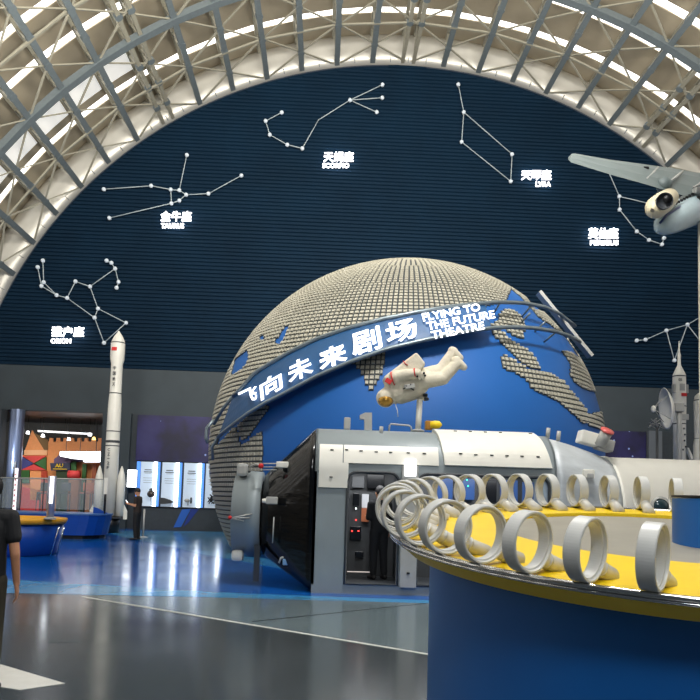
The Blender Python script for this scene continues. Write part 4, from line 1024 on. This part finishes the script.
for (pa, pb), ds in zip(edges[:4], descr):
    xa, xb = at_y(pa, 485, nb).x, at_y(pb, 485, nb).x; Lw = xb-xa
    t = thing('display_case', 'tall white lit display case, '+ds, 'display case', ((xa+xb)/2, WY-.1, pZ0), 'lit display cases on the end wall')
    mb = MB(); mb.box(((xa+xb)/2, WY-.06, (pZ0+pZ1)/2), (Lw, .1, pZ1-pZ0), panel_m); mb.build('panel_board', t)
    mb = MB(); mb.box((xb-.06, WY-.16, (pZ0+pZ1)/2), (.13, .08, pZ1-pZ0), tube_l); mb.build('light_tube', t)
    mb = MB(); mb.box((xb+.07, WY-.1, (pZ0+pZ1)/2), (.09, .14, pZ1-pZ0), blue_l); mb.build('blue_edge', t)
    mb = MB()
    for i, (w_, z_) in enumerate(((.3, 2.55), (.36, 2.46), (.28, 2.40), (.4, 2.2), (.4, 2.1), (.36, 2.0))): mb.box((xa+Lw*.45, WY-.115, z_), (w_, .01, .035 if i < 2 else .012), dgrey)
    mb.build('printed_lines', t)
mb = MB(); x_e = at_y(137.2, 485, nb).x; mb.box((x_e, WY-.1, (pZ0+pZ1)/2), (.13, .14, pZ1-pZ0), blue_l); tag(mb.build('blue_light_strip'), 'bright blue upright light strip at the outer end of the display panels', 'light')
sh = thing('display_plinth', 'long dark low wall under the lit panels with a blue slanted stripe', 'plinth', (-5, WY-.3, 0))
xa, xb = at_y(136, 520, WY-.6).x, at_y(330, 520, WY-.6).x
mb = MB(); mb.box(((xa+xb)/2, WY-.3, .48), (xb-xa, .5, .96), wall_dark); mb.box(((xa+xb)/2, WY-.32, .975), (xb-xa+.04, .6, .03), black); mb.build('plinth_body', sh)
fY = WY-.56
mb = MB(); mb.prism([at_y(x, y, fY) for x, y in ((182, 509.5), (191, 508.8), (181, 527), (173.5, 527.5))], (0, -.015, 0), mat('stripe_bright', rgb(36, 92, 180), .4)); mb.prism([at_y(x, y, fY) for x, y in ((191.5, 508.8), (199, 509), (188, 523), (183, 527))], (0, -.012, 0), mat('stripe_deep', rgb(28, 52, 130), .4)); mb.build('slanted_stripe', sh)
def P3(x, y): return at_y(x, y, WY-.35)
t = thing('satellite_capsule_model', 'round dark satellite capsule model on the shelf before the first panel', 'model', P3(151.5, 505))
mb = MB(); mb.ball(P3(151, 494), .17, mat('dark_bronze', rgb(58, 50, 46), .4), 16, (1, .8, .9)); mb.lathe([(0, .1), (.1, .04)], P3(151, 490.5), (0, 0, 1), dgrey, n=12, caps=True); mb.build('capsule', t)
mb = MB(); mb.tube([P3(151, 498), P3(151.5, 505)], .02, dgrey, 6); mb.build('stand', t)
t = thing('shuttle_model', 'dark delta winged shuttle model on the shelf before the second panel', 'model', P3(166, 505))
mb = MB(); mb.prism([P3(x, y) for x, y in ((159, 504), (159.5, 497.5), (164, 498), (170, 500), (173.5, 502), (170, 503.5), (165, 504))], (0, .16, 0), dgrey); mb.build('airframe', t)
t = thing('small_craft_model', 'small white round spacecraft model on the shelf before the third panel', 'model', P3(189, 505))
mb = MB(); mb.ball(P3(187, 500.5), .1, lgrey, 12, (1.2, .8, .8)); mb.lathe([(-.03, .13), (.03, .13)], P3(191, 500.5), (1, .3, 0), dgrey, n=16, caps=True); mb.build('craft', t)
mb = MB(); mb.tube([P3(188, 502), P3(188, 505.5)], .02, dgrey, 6); mb.build('stand', t)
t = thing('rover_model', 'dark spindly rover model on the shelf beside the globe edge', 'model', P3(212, 506))
mb = MB(); rnd = random.Random(5); cc = P3(212, 500)
for i in range(14): mb.tube([cc+Vector((rnd.uniform(-.18, .18), 0, rnd.uniform(-.2, .25))), cc+Vector((rnd.uniform(-.1, .1), .05, rnd.uniform(-.2, .15)))], .025, black, 5)
mb.build('rover_frame', t)
wbx = thing('light_box_sign', 'small white glowing light box at the head of the standing visitor', 'light box', at_y(132, 478, WY-.4))
p, q = at_y(127, 487, WY-.4), at_y(137, 470, WY-.4); mb = MB(); mb.rbox(((p.x+q.x)/2, WY-.4, (p.z+q.z)/2), (q.x-p.x, .1, q.z-p.z), lamp_white, .02); mb.build('lit_face', wbx)
mb = MB(); mb.box(((p.x+q.x)/2, WY-.33, (p.z+q.z)/2), (q.x-p.x+.03, .05, q.z-p.z+.03), dgrey)
for f in (.33, .66): mb.box(((p.x+q.x)/2, WY-.46, p.z+(q.z-p.z)*f), (q.x-p.x, .015, .02), mat('pale_line', rgb(120, 150, 200), .5))
mb.build('frame', wbx)

# ---------------------------------------------------------------- play area beyond the opening
mb = MB(); mb.box((-14.5, 38.2, 2.5), (13, .2, 5.2), wall_dark); struct(mb.build('wall_back_far'))
mb = MB(); mb.box((-14.5, 35.2, 5.05), (13, 6.0, .12), black); struct(mb.build('ceiling'))
mb = MB(); mb.box((XL+.25, 35.2, 2.5), (.12, 6.0, 5.0), orange); struct(mb.build('wall_right_far'))
SY = 37.0
def Q(x, y, Y=SY): return at_y(x, y, Y)
def board(px, m, name, parent, Y=SY, th=.12):
    mb = MB(); mb.prism([Q(x, y, Y) for x, y in px], (0, th, 0), m); return mb.build(name, parent)
cas = thing('castle_play_wall', 'orange castle shaped play wall with battlements and coloured blocks beyond the opening', 'play wall', (Q(60, 520).x, SY, 0))
lor = mat('light_orange', rgb(226, 150, 92), .6, noise=.06); pnk = mat('pink_red', rgb(206, 62, 62), .6)
bat = [(47, 524), (47, 441)]
for i in range(8):
    x = 49+i*7.0; bat += [(x, 441.5), (x+.6, 438), (x+3.8, 438), (x+4.4, 441.5)]
bat += [(105, 442), (105, 526)]
board(bat, lor, 'castle_wall', cas)
board([(20, 524), (20, 455), (47, 455), (47, 524)], orange, 'castle_wall', cas)
board([(25, 450), (32, 430), (44, 450)], lor, 'turret_roof', cas, SY-.05); board([(33, 432), (48, 440), (48, 450), (44, 450)], mat('olive_roof', rgb(110, 84, 44), .6), 'turret_roof', cas, SY-.02)
board([(24, 450), (47, 450), (47, 455), (24, 455)], mat('peach', rgb(240, 186, 140), .6), 'cornice', cas, SY-.08)
for pts, m in (([(21, 456), (34, 464), (21, 470)], mat('royal', rgb(50, 60, 130), .6)), ([(22, 456), (46, 456), (34, 463)], pnk), ([(33, 464), (46, 457), (46, 470)], green), ([(21, 470), (34, 463), (46, 470)], pnk), ([(21, 470), (29, 470), (29, 483), (21, 483)], green), ([(30, 471), (41, 471), (41, 500), (30, 500)], lor), ([(18, 486), (40, 490), (40, 516), (20, 512)], pnk), ([(41, 471), (47, 471), (47, 516), (41, 516)], mat('brick_red', rgb(176, 60, 34), .6))):
    board(pts, m, 'coloured_block', cas, SY-.12, .1)
kiosk = thing('play_kiosk', 'small dark blue kiosk with yellow letters and stepped purple roof before the castle wall', 'kiosk', (Q(60, 520).x, SY-.6, 0))
board([(50, 463), (70, 463), (70, 470), (68, 470.5), (51, 470.5)], mat('kiosk_navy', rgb(34, 44, 74), .6), 'sign_board', kiosk, SY-.6)
board([(54, 463), (54, 459), (58, 456), (60, 452), (66, 455), (78, 457), (82, 461), (70, 463)], purple, 'roof', kiosk, SY-.5, .3)
board([(56, 470), (70, 470), (70, 525), (56, 525)], mat('kiosk_green', rgb(38, 60, 36), .6), 'kiosk_body', kiosk, SY-.5, .3)
board([(71, 461), (76, 461), (76, 471), (71, 471)], green, 'shutter', kiosk, SY-.5)
o_ = [Q(55, 467.5, SY-.62), Q(63, 467.2, SY-.62)]; zc_ = Q(55, 463.8, SY-.62).z
mb = MB(); text_mb(mb, 'AU', yellow, lambda a, b, w: o_[0]+(o_[1]-o_[0])*a+Vector((0, -.02*w, (zc_-o_[0].z)*b)), .01); mb.build('letters', kiosk)
mb = MB(); p, q = Q(53, 469.6, SY-.62), Q(67, 468.4, SY-.62); mb.box(((p+q)/2), (q.x-p.x, .02, .04), yellow); mb.build('yellow_line', kiosk)
t = thing('shop_light_sign', 'long glowing white sign box over the play area', 'lit sign', Q(80, 458, SY-1.2))
board([(60, 451.5), (100, 451.5), (100, 462), (84, 462), (83, 459.5), (72, 458.5), (60, 456)], lamp_white, 'lit_face', t, SY-1.2, .1)
board([(59.5, 451), (100, 451), (100, 462.5), (83, 462.5), (82, 460), (71, 459), (59.5, 456.5)], dgrey, 'backing', t, SY-1.08, .08)
mb = MB()
for x_ in (66, 80, 96): p = Q(x_, 453, SY-1.04); mb.tube([p, (p.x, p.y, 4.99)], .015, dgrey, 6)
mb.build('hanger', t)
t = thing('padded_roll', 'red and pink padded roll on the play structure', 'play roll', Q(75, 475, SY-.9))
mb = MB(); mb.lathe([(0, .2), (.55, .2)], Q(68.5, 474.5, SY-.9), (1, 0, 0), pnk, n=16, caps=True); mb.build('roll', t)
mb = MB(); mb.box(Q(74, 500, SY-.9)-Vector((0, 0, .0)), (.5, .4, 2.1), mat('brown_post', rgb(140, 84, 50), .6)); mb.build('block_base', t)
for i, (x, m, l) in enumerate(((83, green, 'green upright play board, the one nearest the padded roll'), (93, mat('rust', rgb(150, 76, 40), .6), 'rust brown upright play board beside the rocket'))):
    p, q = Q(x-3.5, 520, SY-.4), Q(x+4, 464, SY-.4); mb = MB(); mb.rbox(((p.x+q.x)/2, SY-.4, q.z/2), (q.x-p.x, .14, q.z), m, .03); tag(mb.build('play_board'), l, 'board')
# chairs at the play area
def chair(px, lab, m):
    Y = 34.0; b = at_y(px, 522, Y); t = thing('tall_chair', lab, 'chair', (b.x, Y, 0), 'tall chairs in the play area'); u = Y/F
    zs = at_y(px, 493, Y).z
    mb = MB(); mb.rbox((b.x, Y, zs), (.5, .45, .06), m, .02); mb.build('seat', t)
    mb = MB(); mb.rbox((b.x, Y+.2, zs+.28), (.48, .05, .4), m, .02); mb.build('backrest', t)
    for sx in (-1, 1):
        for sy in (-1, 1): mb = MB(); mb.tube([(b.x+sx*.22, Y+sy*.19, zs), (b.x+sx*.25, Y+sy*.22, 0)], .022, dgrey, 6); mb.build('leg', t)
chair(62, 'dark tall chair in front of the kiosk', dgrey); chair(85, 'orange backed tall chair in front of the green board', mat('chair_orange', rgb(196, 110, 66), .6)); chair(42, 'dark tall chair in front of the coloured blocks', dgrey)
for i, (x, y) in enumerate(((28, 431), (43, 434), (69, 437.5), (90, 433), (94, 437))):
    p = at_y(x, y, 35); mb = MB(); mb.lathe([(0, .05), (.14, .09)], p, (0, 0, -1), lamp_white if i != 4 else mat('amber_lamp', rgb(250, 190, 80), .4, emit=(1, .7, .2, 1), es=3), n=12, caps=True)
    mb.tube([p, p+Vector((0, 0, 4.99-p.z))], .012, black, 6); tag(mb.build('ceiling_spotlight'), ['small white ceiling spotlight nearest the lit column', 'small white ceiling spotlight over the turret', 'small white ceiling spotlight over the castle battlements', 'white ceiling spotlight at the end of the light track', 'amber ceiling spotlight beside the rocket'][i], 'spotlight', 'play area ceiling spotlights')
t = thing('light_track', 'long white tube light track under the dark play area ceiling', 'light track', at_y(65, 433, 35.5))
mb = MB(); mb.bar(at_y(38, 431, 35.5), at_y(92, 434, 35.5), .06, .08, mat('tube_dim', rgb(220, 225, 230), .4, emit=(.9, .95, 1, 1), es=1.2)); mb.build('light_tube', t)
mb = MB()
for x in (40, 65, 90): p = at_y(x, 432, 35.5); mb.tube([p, (p.x, p.y, 4.99)], .012, black, 6)
mb.build('hanger', t)
lamp('AREA', 'play_area_light', (-15, 33.6, 4.3), (-15, 37, 1.2), 130, (1, .86, .7), 6, .6)
# lit column and dark pier at the near edge of the opening
mb = MB(); a, b = at_y(5, 455, 31.6).x, at_y(19, 455, 31.6).x; mb.lathe([(0, (b-a)/2), (4.97, (b-a)/2)], ((a+b)/2, 31.9, 0), (0, 0, 1), mat('column_metal', rgb(120, 132, 160), .28, metal=.7), n=32); struct(mb.build('trim_61'))
mb = MB(); mb.box((a-1.7, 31.85, 2.48), (2.9, .6, 4.97), wall_dark); struct(mb.build('trim_62'))
lamp('SPOT', 'column_light', ((a+b)/2-.1, 29.6, 2.9), ((a+b)/2, 31.6, 3.1), 300, (.8, .88, 1), .1, spot=70)  # spot lamp added in front of the metal column to give its sheen
t = thing('strip_sign', 'narrow upright white and red lit strip sign beside the metal column', 'lit sign', at_y(15.5, 490, 31.3))
mb = MB(); p = at_y(15.7, 485, 31.2); mb.box((p.x, 31.2, 1.55), (.1, .08, 1.75), mat('strip_lit', rgb(245, 240, 245), .5, emit=(1, .9, .95, 1), es=1.6)); mb.build('lit_face', t)
mb = MB(); mb.box((p.x-.1, 31.24, 1.35), (.1, .08, 2.7), black)
for i in range(7): mb.box((p.x, 31.15, .85+i*.22), (.05, .02, .1), red)
mb.build('frame', t)

# ---------------------------------------------------------------- blue counters
BYc = 24.3
t = thing('curved_counter', 'long low blue boat shaped counter with glass railing behind the yellow-topped one', 'counter', (at_y(80, 530, BYc).x, BYc, 0))
deepb = mat('counter_blue', rgb(10, 66, 158), .35, noise=.06)
xa, xb = at_y(-30, 530, BYc).x, at_y(106, 530, BYc).x-.15
mb = MB(); zt_ = at_y(105, 516, BYc).z; outl = []
for i in range(9):
    a = -PI/2+PI*i/8; outl.append((xb-.7+.7*math.cos(a), BYc+1.0+1.0*math.sin(a)))
outl = [(xa, BYc)]+outl+[(xa, BYc+2)]
vs = [Vector((x-(.12 if x > xa+1 else 0), y, .12)) for x, y in outl]+[Vector((x, y, zt_)) for x, y in outl]; k = len(outl)
mb.add(vs, [tuple(range(k)), tuple(k+i for i in range(k))]+[(i, (i+1) % k, k+(i+1) % k, k+i) for i in range(k)], deepb); mb.build('counter_body', t)
mb = MB(); mb.prism([Vector((x-.2, y+.05, 0)) for x, y in outl], (0, 0, .12), black); mb.build('kick_base', t)
mb = MB(); mb.prism([Vector((x+.02, y-.02 if y < BYc+1 else y, zt_)) for x, y in outl], (0, 0, .05), mat('counter_edge', rgb(70, 110, 170), .35)); mb.build('counter_top', t)
mb = MB(); mb.prism([at_y(x, y, BYc+.9) for x, y in ((93, 514), (93.5, 507), (97, 508), (107, 513), (107.5, 515))], (0, .1, 0), deepb); mb.build('prow', t)
rl = thing('glass_railing', 'clear glass railing with steel top rail standing on the curved blue counter', 'railing', (at_y(60, 500, BYc+1.7).x, BYc+1.7, zt_+.06))
Yr = BYc+1.6; mb = MB(); mb.tube([at_y(-20, 477.5, Yr), at_y(108, 479.5, Yr)], .025, lgrey, 8); mb.build('top_rail', rl)
zr = at_y(50, 478, Yr).z
mb = MB()
for x in (2, 21, 43.5, 85, 105): 
    p = at_y(x, 490, Yr); mb = MB(); mb.tube([(p.x, Yr, zt_+.055), (p.x, Yr, zr)], .02, dgrey, 8); mb.build('post', rl)
p, q = at_y(-15, 490, Yr), at_y(104, 490, Yr); mb = MB(); mb.box(((p.x+q.x)/2, Yr, (zt_+.1+zr)/2), (q.x-p.x, .012, zr-zt_-.16), glass); mb.build('glass_sheet', rl)
t = thing('notice_stand', 'small white upright notice board on a thin post at the counter end', 'notice stand', (at_y(108, 515, BYc+.5).x, BYc+.55, zt_+.05))
p = at_y(108.3, 486, BYc+.55); p.x -= .08
mb = MB(); mb.box(p, (.12, .03, .55), white_m); mb.build('notice_board', t)
mb = MB(); mb.tube([(p.x, p.y+.03, zt_+.055), (p.x, p.y+.03, p.z)], .03, black, 8); mb.build('post', t)
YC = 17.2
t = thing('yellow_topped_counter', 'blue tapered counter with yellow rim top carrying a lit round pillar', 'counter', (at_y(40, 555, YC).x, YC, 0))
xl, xr = at_y(-20, 540, YC).x, at_y(64.5, 520, YC).x; zt_ = at_y(60, 522, YC).z; rr_ = (xr-xl)/2
cc = Vector((xr-1.9, YC+1.3, 0))
mb = MB(); mb.lathe([(.0, 1.2), (.02, 1.24), (zt_-.1, 1.38), (zt_-.1, .01)], cc, (0, 0, 1), deepb, n=64); mb.build('counter_body', t)
mb = MB(); mb.lathe([(zt_-.1, 1.2), (zt_-.1, 1.42), (zt_-.0, 1.46), (zt_+.03, 1.44), (zt_+.03, 1.1), (zt_-.02, 1.08), (zt_-.02, .01)], cc, (0, 0, 1), mat('counter_yellow', rgb(226, 160, 30), .4), n=64); mb.build('rim_top', t)
for x0p, x1p in ((59, 50.5), (64, 57.5)):
    mb = MB(); mb.tube([at_y(x0p, 527, YC+.35), at_y(x1p, 555, YC+.45)], .016, chrome, 8); mb.build('steel_strut', t)
pl = at_y(50, 519, YC+.6)
t = thing('lit_pillar', 'silver round pillar with a glowing upright strip on the yellow-topped counter', 'pillar', (pl.x, YC+.6, zt_+.03))
zt2 = at_y(54, 476, YC+.6).z; mb = MB(); mb.lathe([(zt_+.03, .085), (zt2, .095)], (pl.x, YC+.6, 0), (0, 0, 1), mat('pillar_silver', rgb(176, 178, 196), .3, metal=.5), n=28, caps=True); mb.build('shaft', t)
mb = MB(); mb.box((pl.x+.03, YC+.5, (zt_+zt2)/2+.2), (.07, .03, (zt2-zt_)*.6), lamp_white); mb.build('lit_strip', t)
mb = MB(); mb.lathe([(0, .14), (.03, .14), (.05, .1)], (pl.x, YC+.6, zt_+.03), (0, 0, 1), lgrey, n=28, caps=True); mb.build('base_ring', t)

# ---------------------------------------------------------------- visitors
fp_ = at_y(-10, 600, 5.9); fp_.z = 0
person('person in black t-shirt and olive trousers with bare forearm, cut off by the picture edge', (fp_.x-.075, fp_.y, 0), math.radians(12),
       {-1: ((-.24, -.02, 1.1), (-.25, .05, .87)), 1: ((.235, -.03, 1.10), (.25, .03, .86))}, tee, olive, h=1.70, voxel=.0065, head_dir=math.radians(50))
fp_ = at_z(136, 540)
person('person in dark brown top and black trousers in profile looking at a phone', (fp_.x, fp_.y, 0), math.radians(80),
       {-1: ((-.22, .0, 1.12), (-.10, .26, 1.18)), 1: ((.22, .0, 1.12), (.10, .26, 1.18))}, brownshirt, mat('black_trousers', rgb(16, 16, 18), .85), h=1.70, voxel=.016, gaze=.5)
ph = Vector((fp_.x, fp_.y, 0))+Matrix.Rotation(math.radians(80), 3, 'Z') @ Vector((0, .40, 1.25))
mb = MB(); mb.rbox(ph, (.015, .08, .15), black, .004, Matrix.Rotation(math.radians(-35), 3, 'Y')); ob_ = thing('phone', 'dark phone held by the visitor standing in profile', 'phone', ph)
mb.build('case', ob_); mb = MB(); mb.box(ph+Vector((.012, 0, .008)), (.004, .065, .13), lamp_white, Matrix.Rotation(math.radians(-35), 3, 'Y')); mb.build('screen', ob_)
st = at_z(143, 537.5)
t = thing('barrier_post', 'slim silver barrier post on a round foot behind the standing visitor', 'post', (st.x, st.y, 0))
mb = MB(); mb.tube([(st.x, st.y, 0), (st.x, st.y, 1.0)], .03, lgrey, 10); mb.build('shaft', t)
mb = MB(); mb.lathe([(0, .17), (.02, .17), (.04, .05)], (st.x, st.y, 0), (0, 0, 1), lgrey, n=20, caps=True); mb.build('foot', t)
